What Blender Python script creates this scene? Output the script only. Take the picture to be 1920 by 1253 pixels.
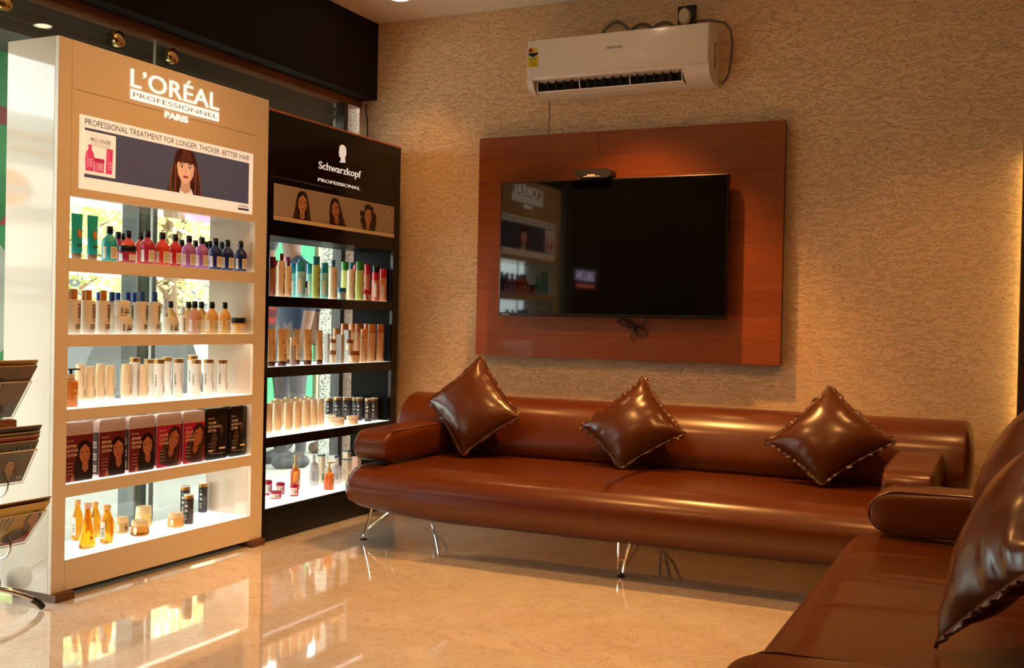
import bpy, bmesh, math, random
from mathutils import Vector, Matrix, Euler
random.seed(7)
PI = math.pi
scene = bpy.context.scene
COL = scene.collection
for o in list(bpy.data.objects):
    bpy.data.objects.remove(o)

# ------------------------------------------------------------------ camera
cam_d = bpy.data.cameras.new('camera')
cam = bpy.data.objects.new('camera', cam_d)
COL.objects.link(cam)
YAW, PITCH, ROLL, FPX = 0.4414, -0.0117, 0.0205, 1998.6
fw = Vector((-math.sin(YAW)*math.cos(PITCH), math.cos(YAW)*math.cos(PITCH), math.sin(PITCH)))
rt = Vector((math.cos(YAW), math.sin(YAW), 0)); up = rt.cross(fw)
r2 = rt*math.cos(ROLL) + up*math.sin(ROLL); u2 = -rt*math.sin(ROLL) + up*math.cos(ROLL)
M = Matrix((r2, u2, -fw)).transposed().to_4x4()
M.translation = Vector((3.1236, -5.2337, 1.05))
cam.matrix_world = M
cam_d.sensor_width = 36.0
cam_d.lens = 36.0*FPX/1920.0
cam_d.clip_start = 0.05; cam_d.clip_end = 300
scene.camera = cam

# ------------------------------------------------------------------ exposure
vs = scene.view_settings
scene.display_settings.display_device = 'sRGB'
vs.view_transform = 'Standard'; vs.look = 'None'; vs.gamma = 1.0; vs.use_curve_mapping = False
vs.exposure = 0.06

# ------------------------------------------------------------------ sky and sun
world = bpy.data.worlds.new('World'); scene.world = world
world.use_nodes = True
wn = world.node_tree; wn.nodes.clear()
wo = wn.nodes.new('ShaderNodeOutputWorld'); bg = wn.nodes.new('ShaderNodeBackground')
sky = wn.nodes.new('ShaderNodeTexSky'); sky.sky_type = 'HOSEK_WILKIE'
sky.sun_direction = Vector((0.28, 0.30, 0.91)).normalized(); sky.turbidity = 6.0; sky.ground_albedo = 0.4
hs = wn.nodes.new('ShaderNodeHueSaturation'); hs.inputs['Saturation'].default_value = 0.12
wn.links.new(sky.outputs[0], hs.inputs['Color']); wn.links.new(hs.outputs[0], bg.inputs[0])
bg.inputs[1].default_value = SKY_STRENGTH = 28.0
wn.links.new(bg.outputs[0], wo.inputs[0])
def add_light(name, kind, loc, energy, color, rot=None, **kw):
    d = bpy.data.lights.new(name, kind); d.energy = energy; d.color = color
    for k, v in kw.items(): setattr(d, k, v)
    o = bpy.data.objects.new(name, d); COL.objects.link(o); o.location = loc
    if rot: o.rotation_euler = rot
    return o
sun = add_light('sun', 'SUN', (3, 3, 10), 11.0, (1.0, 0.95, 0.86), angle=0.01)
sun.rotation_euler = Vector((0.28, 0.30, 0.91)).to_track_quat('Z', 'Y').to_euler()

# warm halogen downlights set in the ceiling (their trims are built below)
WARM = (1.0, 0.44, 0.11)
# x, y, power, beam angle, blend
SPOTS = [(0.135, -0.385, 28, 84, 1.), (1.40, -0.70, 195, 84, .6), (2.85, -0.75, 38, 88, 1.),
         (0.95, -2.00, 70, 150, 1.), (2.5, -2.1, 52, 140, 1.), (1.0, -3.5, 36, 150, 1.), (2.6, -3.7, 30, 150, 1.), (1.6, -5.4, 20, 150, 1.)]
for (x, y, e, sa, bl) in SPOTS:
    add_light('downlight_beam', 'SPOT', (x, y, 2.725), e, WARM, spot_size=math.radians(sa), spot_blend=bl, shadow_soft_size=0.035)

# ------------------------------------------------------------------ colour helpers
def lin(c):
    return tuple((v/12.92 if v <= 0.04045 else ((v+0.055)/1.055)**2.4) for v in c)
def hx(s):
    s = s.lstrip('#'); return lin(tuple(int(s[i:i+2], 16)/255 for i in (0, 2, 4)))
_mats = {}
def mat(name, color=(.8, .8, .8), rough=.5, metal=0., coat=0., trans=0., emit=None, es=0., ior=1.45, spec=.5, alpha=1., sss=0.):
    if name in _mats: return _mats[name]
    m = bpy.data.materials.new(name); m.use_nodes = True
    b = m.node_tree.nodes['Principled BSDF']
    b.inputs['Base Color'].default_value = (*color, 1)
    b.inputs['Roughness'].default_value = rough; b.inputs['Metallic'].default_value = metal
    b.inputs['Coat Weight'].default_value = coat; b.inputs['Coat Roughness'].default_value = .05
    b.inputs['Transmission Weight'].default_value = trans; b.inputs['IOR'].default_value = ior
    b.inputs['Specular IOR Level'].default_value = spec; b.inputs['Alpha'].default_value = alpha
    if emit: b.inputs['Emission Color'].default_value = (*emit, 1); b.inputs['Emission Strength'].default_value = es
    _mats[name] = m
    return m
def nodes(m): return m.node_tree.nodes, m.node_tree.links, m.node_tree.nodes['Principled BSDF']
def N(m, t, **kw):
    n = m.node_tree.nodes.new(t)
    for k, v in kw.items():
        if k in n.inputs.keys() if hasattr(n.inputs, 'keys') else False: n.inputs[k].default_value = v
        else: setattr(n, k, v)
    return n
def pm(color, rough=.3, coat=.3):            # plain plastic by colour
    k = 'plastic_%.3f_%.3f_%.3f_%.2f' % (*color, rough)
    return mat(k, color, rough, coat=coat)

# ------------------------------------------------------------------ geometry helpers
class G:
    def __init__(s): s.v = []; s.f = []; s.mi = []; s.m = 0; s.flat = False
    def add(s, vs, fs):
        n = len(s.v); s.v += [tuple(p) for p in vs]
        for f in fs: s.f.append(tuple(n+i for i in f)); s.mi.append(s.m)
        return s
    def box(s, x0, x1, y0, y1, z0, z1):
        x0, x1 = sorted((x0, x1)); y0, y1 = sorted((y0, y1)); z0, z1 = sorted((z0, z1))
        return s.add([(x0,y0,z0),(x1,y0,z0),(x1,y1,z0),(x0,y1,z0),(x0,y0,z1),(x1,y0,z1),(x1,y1,z1),(x0,y1,z1)],
                     [(3,2,1,0),(4,5,6,7),(0,1,5,4),(1,2,6,5),(2,3,7,6),(3,0,4,7)])
    def bbox(s, x0, x1, y0, y1, z0, z1, b=.003):
        s.flat = True
        return s.rbox(((x0+x1)/2, (y0+y1)/2, (z0+z1)/2), (abs(x1-x0), abs(y1-y0), abs(z1-z0)), (b, b, b), 1)
    def rbox(s, c, size, r, k=4, fn=None, mid=(1, 1, 1)):
        # rounded box; r = radii per axis; k segments in each rounding; mid = cells between
        ax = []
        for i in range(3):
            h = size[i]/2; rr = min(r[i], h-1e-5)
            a = [-h + rr*(1-math.cos(PI/2*j/k)) if False else -h + rr*(j/k) for j in range(k+1)]
            mm = [(-h+rr) + (2*(h-rr))*j/mid[i] for j in range(1, mid[i])]
            b = [-v for v in reversed(a)]
            ax.append(a+mm+b)
        H = [size[i]/2-min(r[i], size[i]/2-1e-5) for i in range(3)]
        R = [min(r[i], size[i]/2-1e-5) for i in range(3)]
        idx = {}; vs = []; fs = []
        def P(i, j, l):
            key = (i, j, l)
            if key in idx: return idx[key]
            p = [ax[0][i], ax[1][j], ax[2][l]]; d = [0, 0, 0]; cl = [0, 0, 0]
            for t in range(3):
                cl[t] = max(-H[t], min(H[t], p[t])); d[t] = (p[t]-cl[t])/R[t]
                d[t] = math.tan(d[t]*PI/4)
            n = math.sqrt(sum(q*q for q in d)) or 1
            q = [c[t]+cl[t]+d[t]/n*R[t] for t in range(3)]
            if fn: q = fn(*q)
            idx[key] = len(vs); vs.append(q); return idx[key]
        n0, n1, n2 = len(ax[0])-1, len(ax[1])-1, len(ax[2])-1
        for i in range(n0):
            for j in range(n1):
                fs.append((P(i,j,0), P(i,j+1,0), P(i+1,j+1,0), P(i+1,j,0)))
                fs.append((P(i,j,n2), P(i+1,j,n2), P(i+1,j+1,n2), P(i,j+1,n2)))
        for i in range(n0):
            for l in range(n2):
                fs.append((P(i,0,l), P(i+1,0,l), P(i+1,0,l+1), P(i,0,l+1)))
                fs.append((P(i,n1,l), P(i,n1,l+1), P(i+1,n1,l+1), P(i+1,n1,l)))
        for j in range(n1):
            for l in range(n2):
                fs.append((P(0,j,l), P(0,j,l+1), P(0,j+1,l+1), P(0,j+1,l)))
                fs.append((P(n0,j,l), P(n0,j+1,l), P(n0,j+1,l+1), P(n0,j,l+1)))
        return s.add(vs, fs)
    def lathe(s, prof, n=20, c=(0, 0, 0), sx=1., sy=1.):
        vs = []; fs = []; rings = []
        for (r, z) in prof:
            if r < 1e-6: rings.append([len(vs)]); vs.append((c[0], c[1], c[2]+z))
            else:
                b = len(vs); rings.append([b+i for i in range(n)])
                for i in range(n):
                    a = 2*PI*i/n; vs.append((c[0]+r*sx*math.cos(a), c[1]+r*sy*math.sin(a), c[2]+z))
        for a, b in zip(rings, rings[1:]):
            for i in range(n):
                j = (i+1) % n
                if len(a) == 1 and len(b) == 1: continue
                if len(a) == 1: fs.append((a[0], b[j], b[i]))
                elif len(b) == 1: fs.append((a[i], a[j], b[0]))
                else: fs.append((a[i], a[j], b[j], b[i]))
        return s.add(vs, fs)
    def tube(s, pts, r, n=8, closed=False):
        pts = [Vector(p) for p in pts]; m = len(pts); vs = []; fs = []
        rr = r if isinstance(r, (list, tuple)) else [r]*m
        up = None
        for i, p in enumerate(pts):
            if closed: t = (pts[(i+1) % m]-pts[i-1]).normalized()
            else: t = (pts[min(i+1, m-1)]-pts[max(i-1, 0)]).normalized()
            if up is None:
                up = Vector((0, 0, 1)) if abs(t.z) < .9 else Vector((1, 0, 0))
            a = (up - t*up.dot(t)).normalized(); b = t.cross(a); up = a
            for k in range(n):
                an = 2*PI*k/n; vs.append(p + (a*math.cos(an)+b*math.sin(an))*rr[i])
        for i in range(m if closed else m-1):
            j = (i+1) % m
            for k in range(n):
                l = (k+1) % n; fs.append((i*n+k, i*n+l, j*n+l, j*n+k))
        if not closed:
            fs.append(tuple(range(n-1, -1, -1))); fs.append(tuple((m-1)*n+k for k in range(n)))
        return s.add(vs, fs)
    def extr(s, poly, a0, a1, axis='x'):
        # poly in the two other axes (order kept), extruded along axis
        n = len(poly); vs = []
        for a in (a0, a1):
            for (p, q) in poly:
                vs.append({'x': (a, p, q), 'y': (p, a, q), 'z': (p, q, a)}[axis])
        fs = [tuple(range(n-1, -1, -1)), tuple(range(n, 2*n))]
        for i in range(n): fs.append((i, (i+1) % n, n+(i+1) % n, n+i))
        return s.add(vs, fs)
    def build(s, name, mats, parent=None, loc=None, rot=None, smooth=40):
        me = bpy.data.meshes.new(name); me.from_pydata(s.v, [], s.f)
        if not isinstance(mats, (list, tuple)): mats = [mats]
        for m in mats: me.materials.append(m)
        if len(mats) > 1: me.polygons.foreach_set('material_index', s.mi)
        bm = bmesh.new(); bm.from_mesh(me); bmesh.ops.recalc_face_normals(bm, faces=bm.faces[:]); bm.to_mesh(me); bm.free()
        if s.flat and smooth == 40: smooth = 15
        if smooth:
            me.polygons.foreach_set('use_smooth', [True]*len(me.polygons))
            me.set_sharp_from_angle(angle=math.radians(smooth))
        me.update()
        o = bpy.data.objects.new(name, me); COL.objects.link(o)
        if parent: o.parent = parent
        if loc: o.location = loc
        if rot: o.rotation_euler = rot
        return o
def empty(name, loc=(0, 0, 0), rz=0.):
    o = bpy.data.objects.new(name, None); COL.objects.link(o); o.location = loc; o.rotation_euler = (0, 0, rz)
    o.empty_display_size = .05
    return o
def tag(o, label, cat, group=None):
    o['label'] = label; o['category'] = cat
    if group: o['group'] = group
    return o
def thing(name, label, cat, loc=(0, 0, 0), rz=0., group=None): return tag(empty(name, loc, rz), label, cat, group)
def struct(o, label=None):
    o['kind'] = 'structure'
    if label: o['label'] = label
    return o

# ------------------------------------------------------------------ flat print: coloured polygons laid on a surface
def print_mat(name, rough=.35, emit=0.):
    if name in _mats: return _mats[name]
    m = mat(name, (1, 1, 1), rough); nt, lk, b = nodes(m)
    a = nt.new('ShaderNodeAttribute'); a.attribute_name = 'col'
    lk.new(a.outputs['Color'], b.inputs['Base Color'])
    if emit: lk.new(a.outputs['Color'], b.inputs['Emission Color']); b.inputs['Emission Strength'].default_value = emit
    return m
_txt = {}
def text_mesh(s, bold=0.):
    k = (s, bold)
    if k in _txt: return _txt[k]
    cu = bpy.data.curves.new('t', 'FONT'); cu.body = s; cu.size = 1.0; cu.resolution_u = 3; cu.offset = bold
    ob = bpy.data.objects.new('t', cu); COL.objects.link(ob)
    me = bpy.data.meshes.new_from_object(ob)
    vs = [(v.co.x, v.co.y) for v in me.vertices]; fs = [tuple(p.vertices) for p in me.polygons]
    bpy.data.objects.remove(ob); bpy.data.meshes.remove(me); bpy.data.curves.remove(cu)
    _txt[k] = (vs, fs); return _txt[k]
class Print:
    def __init__(s): s.v = []; s.f = []; s.c = []
    def poly(s, pts, c, l=1):
        n = len(s.v); s.v += [(p[0], p[1], l) for p in pts]; s.f.append(tuple(range(n, n+len(pts)))); s.c.append(c)
    def rect(s, x0, y0, x1, y1, c, l=1, nu=1):
        for i in range(nu):
            a = x0+(x1-x0)*i/nu; b = x0+(x1-x0)*(i+1)/nu
            s.poly([(a, y0), (b, y0), (b, y1), (a, y1)], c, l)
    def ell(s, cx, cy, rx, ry, c, l=1, n=20, a0=0, a1=2*PI, rot=0):
        p = []
        for i in range(n+(0 if a1-a0 > 6.28 else 1)):
            a = a0+(a1-a0)*i/n; x = rx*math.cos(a); y = ry*math.sin(a)
            p.append((cx+x*math.cos(rot)-y*math.sin(rot), cy+x*math.sin(rot)+y*math.cos(rot)))
        s.poly(p, c, l)
    def line(s, pts, w, c, l=1):
        for (a, b) in zip(pts, pts[1:]):
            dx, dy = b[0]-a[0], b[1]-a[1]; d = math.hypot(dx, dy) or 1; nx, ny = -dy/d*w/2, dx/d*w/2
            s.poly([(a[0]-nx, a[1]-ny), (b[0]-nx, b[1]-ny), (b[0]+nx, b[1]+ny), (a[0]+nx, a[1]+ny)], c, l)
    def text(s, t, x, y, h, c, l=2, w=None, align='l', bold=0., flip=False, rot=0, track=0):
        # h = cap height; w = total width (letters are scaled to it)
        vs, fs = text_mesh(t, bold)
        if not vs: return
        x0 = min(v[0] for v in vs); x1 = max(v[0] for v in vs)
        capv, _ = text_mesh('H'); ch = max(v[1] for v in capv)
        sy = h/ch; sx = sy if w is None else w/(x1-x0); W = (x1-x0)*sx
        ox = x - (0 if align == 'l' else (W/2 if align == 'c' else W))
        n = len(s.v)
        for (a, b) in vs:
            px = (a-x0)*sx; py = b*sy
            if flip: px = W-px
            if rot: px, py = px*math.cos(rot)-py*math.sin(rot), px*math.sin(rot)+py*math.cos(rot)
            s.v.append((ox+px, y+py, l))
        for f in fs: s.f.append(tuple(n+i for i in f)); s.c.append(c)
    def build(s, name, fn, m, parent=None, loc=None):
        me = bpy.data.meshes.new(name); me.from_pydata([fn(*p) for p in s.v], [], s.f); me.materials.append(m)
        at = me.attributes.new('col', 'FLOAT_COLOR', 'CORNER')
        buf = []
        for p, c in zip(me.polygons, s.c): buf += list((*c, 1.0))*p.loop_total
        at.data.foreach_set('color', buf); me.update()
        o = bpy.data.objects.new(name, me); COL.objects.link(o)
        if parent: o.parent = parent
        if loc: o.location = loc
        return o
EPS = 0.00035
def on_x(x, y0, z0, sgn=1):      # print on a face looking to +X; u runs towards +Y (left to right for a viewer at +X)
    return lambda u, v, l: (x+sgn*EPS*l, y0+sgn*u, z0+v)
def on_y(y, x0, z0):             # face looking to -Y; u runs towards +X
    return lambda u, v, l: (x0+u, y-EPS*l, z0+v)
def on_cyl(r, z0=0., a0=0.):     # wrapped on a cylinder; u = arc length, centre faces +X
    return lambda u, v, l: ((r+EPS*l)*math.cos(u/r+a0), (r+EPS*l)*math.sin(u/r+a0), z0+v)
PR = print_mat('printed_ink'); PRL = print_mat('backlit_print', .3, .55)

def woman(P, cx, cy, s, hair, hi, skin, style='straight', dress=(.02,.02,.02), shirt=None, l=2, tilt=0., seed=1, width=1.):
    """flat portrait printed from the chest up; (cx, cy) face centre, s = half face height"""
    R = random.Random(seed)
    sk2 = tuple(c*.72 for c in skin); sk3 = tuple(c*.5 for c in skin)
    def T(x, y):
        x *= s*width; y *= s
        return (cx+x*math.cos(tilt)-y*math.sin(tilt), cy+x*math.sin(tilt)+y*math.cos(tilt))
    def poly(pts, c, ll): P.poly([T(*p) for p in pts], c, ll)
    def ell(x, y, rx, ry, c, ll, n=18): poly([(x+rx*math.cos(2*PI*i/n), y+ry*math.sin(2*PI*i/n)) for i in range(n)], c, ll)
    # shoulders
    if dress: poly([(-2.3,-3.3),(-2.1,-2.2),(-1.2,-1.7),(-.45,-1.5),(.45,-1.5),(1.2,-1.7),(2.1,-2.2),(2.3,-3.3)], dress, l)
    else: poly([(-2.0,-3.0),(-1.8,-2.1),(-1.0,-1.7),(-.4,-1.5),(.4,-1.5),(1.0,-1.7),(1.8,-2.1),(2.0,-3.0)], sk2, l)
    # hair mass behind
    if style == 'curly':
        for i in range(60):
            a = R.uniform(0, 2*PI); q = R.uniform(.2, 1); x = 1.55*q*math.cos(a); y = -.35+1.75*q*math.sin(a)
            ell(x, y, .42, .38, tuple(c*R.uniform(.6, 1.2) for c in hair), l+1+i*.02, 8)
        for i in range(50):
            a = R.uniform(0, 2*PI); x = 1.6*math.cos(a)*R.uniform(.7, 1); y = -.5+1.7*math.sin(a)*R.uniform(.7, 1)
            ell(x, y, .1, .07, hi, l+2.3+i*.01, 6)
    else:
        L = -2.9 if style != 'short' else -1.6
        poly([(-.75,1.05),(-.35,1.42),(.35,1.42),(.75,1.05),(1.02,.3),(1.2,-.7),(1.5,-1.7),(1.45,L),(.5,L),(-.5,L),(-1.45,L),(-1.5,-1.7),(-1.2,-.7),(-1.02,.3)], hair, l+1)
        for i in range(26):
            sgn = 1 if i % 2 else -1; t = R.uniform(.72, 1.3); w = R.uniform(.04, .1)
            c = tuple(a+(b-a)*R.uniform(0, .9) for a, b in zip(hair, hi))
            poly([(sgn*t*.72, .6), (sgn*(t*.95), -.4), (sgn*(t+.12), -1.6), (sgn*(t+.05+R.uniform(-.1,.1)), L+.05), (sgn*(t+.05-w*1.6), L+.05), (sgn*(t+.12-w*1.6), -1.6), (sgn*(t*.95-w), -.4)], c, l+1.3+i*.02)
    if shirt: poly([(-.45,-1.35),(.0,-2.2),(.45,-1.3),(.7,-3.2),(-.5,-3.2)], shirt, l+2.6)
    # neck, face
    poly([(-.36,-.6),(.36,-.6),(.42,-1.55),(.0,-1.95),(-.42,-1.55)], sk2, l+2.8)
    poly([(-.70,.45),(-.60,.85),(-.25,1.08),(.25,1.08),(.60,.85),(.70,.45),(.72,.0),(.62,-.5),(.38,-.85),(.12,-1.02),(-.12,-1.02),(-.38,-.85),(-.62,-.5),(-.72,.0)], skin, l+3)
    poly([(.70,.45),(.72,.0),(.62,-.5),(.38,-.85),(.12,-1.02),(.30,-.5),(.45,.1)], tuple(c*.86 for c in skin), l+3.2)
    for sg in (-1, 1):
        poly([(sg*.14,.25),(sg*.30,.33),(sg*.55,.27),(sg*.55,.22),(sg*.30,.27),(sg*.14,.20)], (hair[0]*.6, hair[1]*.6, hair[2]*.6), l+3.6)
        ell(sg*.33, .06, .16, .07, (.6,.55,.5), l+3.6, 12); ell(sg*.33, .06, .075, .075, (.02,.015,.01), l+4, 10)
        poly([(sg*.14,.07),(sg*.33,.16),(sg*.53,.09),(sg*.56,.12),(sg*.33,.19),(sg*.13,.10)], (.02,.01,.01), l+4.2)
    poly([(-.05,.1),(.04,.1),(.12,-.28),(.05,-.34),(-.10,-.34),(-.13,-.28)], sk2, l+3.5)
    poly([(-.02,.1),(.03,.1),(.05,-.26),(-.04,-.26)], tuple(min(1, c*1.12) for c in skin), l+3.7)
    poly([(-.26,-.56),(-.08,-.49),(.0,-.51),(.08,-.49),(.26,-.56),(.12,-.68),(-.12,-.68)], (.42,.06,.05), l+3.8)
    poly([(-.24,-.57),(.24,-.57),(.1,-.60),(-.1,-.60)], (.12,.01,.01), l+4)
    if style == 'fringe':
        poly([(-.78,.1),(-.80,.7),(-.5,1.15),(.0,1.3),(.5,1.15),(.80,.7),(.78,.1),(.62,.36),(.45,.32),(.2,.36),(-.05,.33),(-.3,.36),(-.5,.30),(-.64,.36)], hair, l+4.6)
        for i in range(9):
            x = -.5+i*.125
            poly([(x*.5,1.2),(x*.5+.04,1.2),(x+.05,.4),(x,.4)], tuple(a+(b-a)*.4 for a, b in zip(hair, hi)), l+4.8)
    elif style == 'curly': poly([(-.74,.1),(-.8,.7),(-.4,1.2),(.4,1.2),(.8,.7),(.74,.1),(.5,.75),(.05,.95),(-.5,.75)], hair, l+4.6)
    else: poly([(-.74,-.1),(-.82,.6),(-.45,1.2),(.0,1.32),(.45,1.2),(.82,.6),(.74,-.1),(.62,.55),(.08,1.02),(-.02,1.02),(-.62,.55)], hair, l+4.6)
    if style != 'curly':
        for sg in (-1, 1):
            poly([(sg*.70,.6),(sg*.82,.0),(sg*.72,-.7),(sg*.60,-1.5),(sg*.66,-2.4),(sg*1.05,-2.4),(sg*1.05,-1.2),(sg*1.0,.2)], hair, l+4.4)
            poly([(sg*.84,.2),(sg*.80,-.9),(sg*.78,-2.2),(sg*.90,-2.2),(sg*.93,-.9),(sg*.92,.2)], tuple(a+(b-a)*.6 for a, b in zip(hair, hi)), l+4.5)
# ================================================================== materials of the room
def plaster():
    m = mat('textured_plaster', lin((.93, .83, .70)), .75); nt, lk, b = nodes(m)
    tc = nt.new('ShaderNodeTexCoord')
    mp = nt.new('ShaderNodeMapping'); mp.inputs['Scale'].default_value = (19, 19, 66)
    lk.new(tc.outputs['Object'], mp.inputs[0])
    n0 = nt.new('ShaderNodeTexNoise'); n0.inputs['Scale'].default_value = 2.2; n0.inputs['Detail'].default_value = 3
    lk.new(tc.outputs['Object'], n0.inputs['Vector'])
    mx = nt.new('ShaderNodeMixRGB'); mx.blend_type = 'ADD'; mx.inputs[0].default_value = 1.6
    lk.new(mp.outputs[0], mx.inputs[1]); lk.new(n0.outputs['Color'], mx.inputs[2])
    n1 = nt.new('ShaderNodeTexNoise'); n1.inputs['Scale'].default_value = 1.3; n1.inputs['Detail'].default_value = 4; n1.inputs['Distortion'].default_value = 1.4
    lk.new(mx.outputs[0], n1.inputs['Vector'])
    r1 = nt.new('ShaderNodeValToRGB'); r1.color_ramp.elements[0].position = .38; r1.color_ramp.elements[1].position = .47
    lk.new(n1.outputs['Fac'], r1.inputs[0])
    n2 = nt.new('ShaderNodeTexNoise'); n2.inputs['Scale'].default_value = 160; n2.inputs['Detail'].default_value = 3
    lk.new(tc.outputs['Object'], n2.inputs['Vector'])
    ad = nt.new('ShaderNodeMath'); ad.operation = 'MULTIPLY_ADD'; ad.inputs[1].default_value = .28
    lk.new(n2.outputs['Fac'], ad.inputs[0]); lk.new(r1.outputs[0], ad.inputs[2])
    bp = nt.new('ShaderNodeBump'); bp.inputs['Strength'].default_value = .78; bp.inputs['Distance'].default_value = .007
    lk.new(ad.outputs[0], bp.inputs['Height']); lk.new(bp.outputs[0], b.inputs['Normal'])
    n3 = nt.new('ShaderNodeTexNoise'); n3.inputs['Scale'].default_value = 1.2; lk.new(tc.outputs['Object'], n3.inputs['Vector'])
    cr = nt.new('ShaderNodeMixRGB'); cr.inputs[1].default_value = (*lin((.91,.77,.60)), 1); cr.inputs[2].default_value = (*lin((.95,.83,.67)), 1)
    lk.new(n3.outputs['Fac'], cr.inputs[0]); lk.new(cr.outputs[0], b.inputs['Base Color'])
    return m
def marble():
    m = mat('polished_cream_marble', lin((.88, .80, .70)), .04, coat=1.0); nt, lk, b = nodes(m)
    tc = nt.new('ShaderNodeTexCoord')
    n0 = nt.new('ShaderNodeTexNoise'); n0.inputs['Scale'].default_value = 1.6; n0.inputs['Detail'].default_value = 8; n0.inputs['Distortion'].default_value = 2.2; n0.inputs['Roughness'].default_value = .65
    lk.new(tc.outputs['Object'], n0.inputs['Vector'])
    r = nt.new('ShaderNodeValToRGB'); e = r.color_ramp.elements
    e[0].position = .30; e[0].color = (*lin((.90,.84,.75)), 1); e[1].position = .62; e[1].color = (*lin((.97,.94,.88)), 1)
    lk.new(n0.outputs['Fac'], r.inputs[0])
    n1 = nt.new('ShaderNodeTexNoise'); n1.inputs['Scale'].default_value = 3.4; n1.inputs['Detail'].default_value = 12; n1.inputs['Distortion'].default_value = 3.5; n1.inputs['Roughness'].default_value = .7
    lk.new(tc.outputs['Object'], n1.inputs['Vector'])
    r2 = nt.new('ShaderNodeValToRGB'); e = r2.color_ramp.elements
    e[0].position = .485; e[0].color = (0,0,0,1); e[1].position = .515; e[1].color = (0,0,0,1)
    k = r2.color_ramp.elements.new(.5); k.color = (.55,.55,.55,1)
    lk.new(n1.outputs['Fac'], r2.inputs[0])
    mx = nt.new('ShaderNodeMixRGB'); mx.inputs[2].default_value = (*lin((.70,.57,.44)), 1)
    lk.new(r2.outputs[0], mx.inputs[0]); lk.new(r.outputs[0], mx.inputs[1]); lk.new(mx.outputs[0], b.inputs['Base Color'])
    return m
def wood(name, c0, c1, rough=.35, axis=0, scale=1.):
    m = mat(name, c0, rough, coat=.15); nt, lk, b = nodes(m)
    tc = nt.new('ShaderNodeTexCoord'); mp = nt.new('ShaderNodeMapping')
    sc = [22*scale]*3; sc[axis] = 1.6*scale; mp.inputs['Scale'].default_value = sc
    oi = nt.new('ShaderNodeObjectInfo'); ad = nt.new('ShaderNodeMixRGB'); ad.blend_type = 'ADD'; ad.inputs[0].default_value = 1
    ml = nt.new('ShaderNodeMath'); ml.operation = 'MULTIPLY'; ml.inputs[1].default_value = 37
    lk.new(oi.outputs['Random'], ml.inputs[0]); lk.new(tc.outputs['Object'], mp.inputs[0])
    lk.new(mp.outputs[0], ad.inputs[1]); lk.new(ml.outputs[0], ad.inputs[2])
    n = nt.new('ShaderNodeTexNoise'); n.inputs['Scale'].default_value = 1.0; n.inputs['Detail'].default_value = 6; n.inputs['Distortion'].default_value = 1.6
    lk.new(ad.outputs[0], n.inputs['Vector'])
    r = nt.new('ShaderNodeValToRGB'); e = r.color_ramp.elements
    e[0].position = .3; e[0].color = (*c0, 1); e[1].position = .7; e[1].color = (*c1, 1)
    lk.new(n.outputs['Fac'], r.inputs[0])
    hv = nt.new('ShaderNodeHueSaturation'); mr = nt.new('ShaderNodeMapRange'); mr.inputs['To Min'].default_value = .88; mr.inputs['To Max'].default_value = 1.10
    lk.new(oi.outputs['Random'], mr.inputs[0]); lk.new(mr.outputs[0], hv.inputs['Value'])
    lk.new(r.outputs[0], hv.inputs['Color']); lk.new(hv.outputs[0], b.inputs['Base Color'])
    bp = nt.new('ShaderNodeBump'); bp.inputs['Strength'].default_value = .15; bp.inputs['Distance'].default_value = .001
    lk.new(n.outputs['Fac'], bp.inputs['Height']); lk.new(bp.outputs[0], b.inputs['Normal'])
    return m
def granite():
    m = mat('speckled_granite', (.6, .58, .5), .6); nt, lk, b = nodes(m)
    tc = nt.new('ShaderNodeTexCoord'); v = nt.new('ShaderNodeTexNoise'); v.inputs['Scale'].default_value = 110; v.inputs['Detail'].default_value = 2
    lk.new(tc.outputs['Object'], v.inputs['Vector'])
    r = nt.new('ShaderNodeValToRGB'); e = r.color_ramp.elements
    e[0].position = .40; e[0].color = (.22,.20,.16,1); e[1].position = .47; e[1].color = (.72,.69,.60,1)
    lk.new(v.outputs['Fac'], r.inputs[0]); lk.new(r.outputs[0], b.inputs['Base Color'])
    return m
def leather(name, c0, c1, rough=.27, bump=.12):
    m = mat(name, c0, rough, coat=.25); nt, lk, b = nodes(m)
    b.inputs['Coat Roughness'].default_value = .18
    tc = nt.new('ShaderNodeTexCoord'); n = nt.new('ShaderNodeTexNoise'); n.inputs['Scale'].default_value = 3.0; n.inputs['Detail'].default_value = 5
    lk.new(tc.outputs['Object'], n.inputs['Vector'])
    mx = nt.new('ShaderNodeMixRGB'); mx.inputs[1].default_value = (*c0, 1); mx.inputs[2].default_value = (*c1, 1)
    lk.new(n.outputs['Fac'], mx.inputs[0]); lk.new(mx.outputs[0], b.inputs['Base Color'])
    v = nt.new('ShaderNodeTexVoronoi'); v.inputs['Scale'].default_value = 420; lk.new(tc.outputs['Object'], v.inputs['Vector'])
    n2 = nt.new('ShaderNodeTexNoise'); n2.inputs['Scale'].default_value = 9; n2.inputs['Detail'].default_value = 3; lk.new(tc.outputs['Object'], n2.inputs['Vector'])
    ad = nt.new('ShaderNodeMath'); ad.operation = 'MULTIPLY_ADD'; ad.inputs[1].default_value = .06
    lk.new(v.outputs['Distance'], ad.inputs[0]); lk.new(n2.outputs['Fac'], ad.inputs[2])
    bp = nt.new('ShaderNodeBump'); bp.inputs['Strength'].default_value = bump; bp.inputs['Distance'].default_value = .012
    lk.new(ad.outputs[0], bp.inputs['Height']); lk.new(bp.outputs[0], b.inputs['Normal'])
    return m
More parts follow.
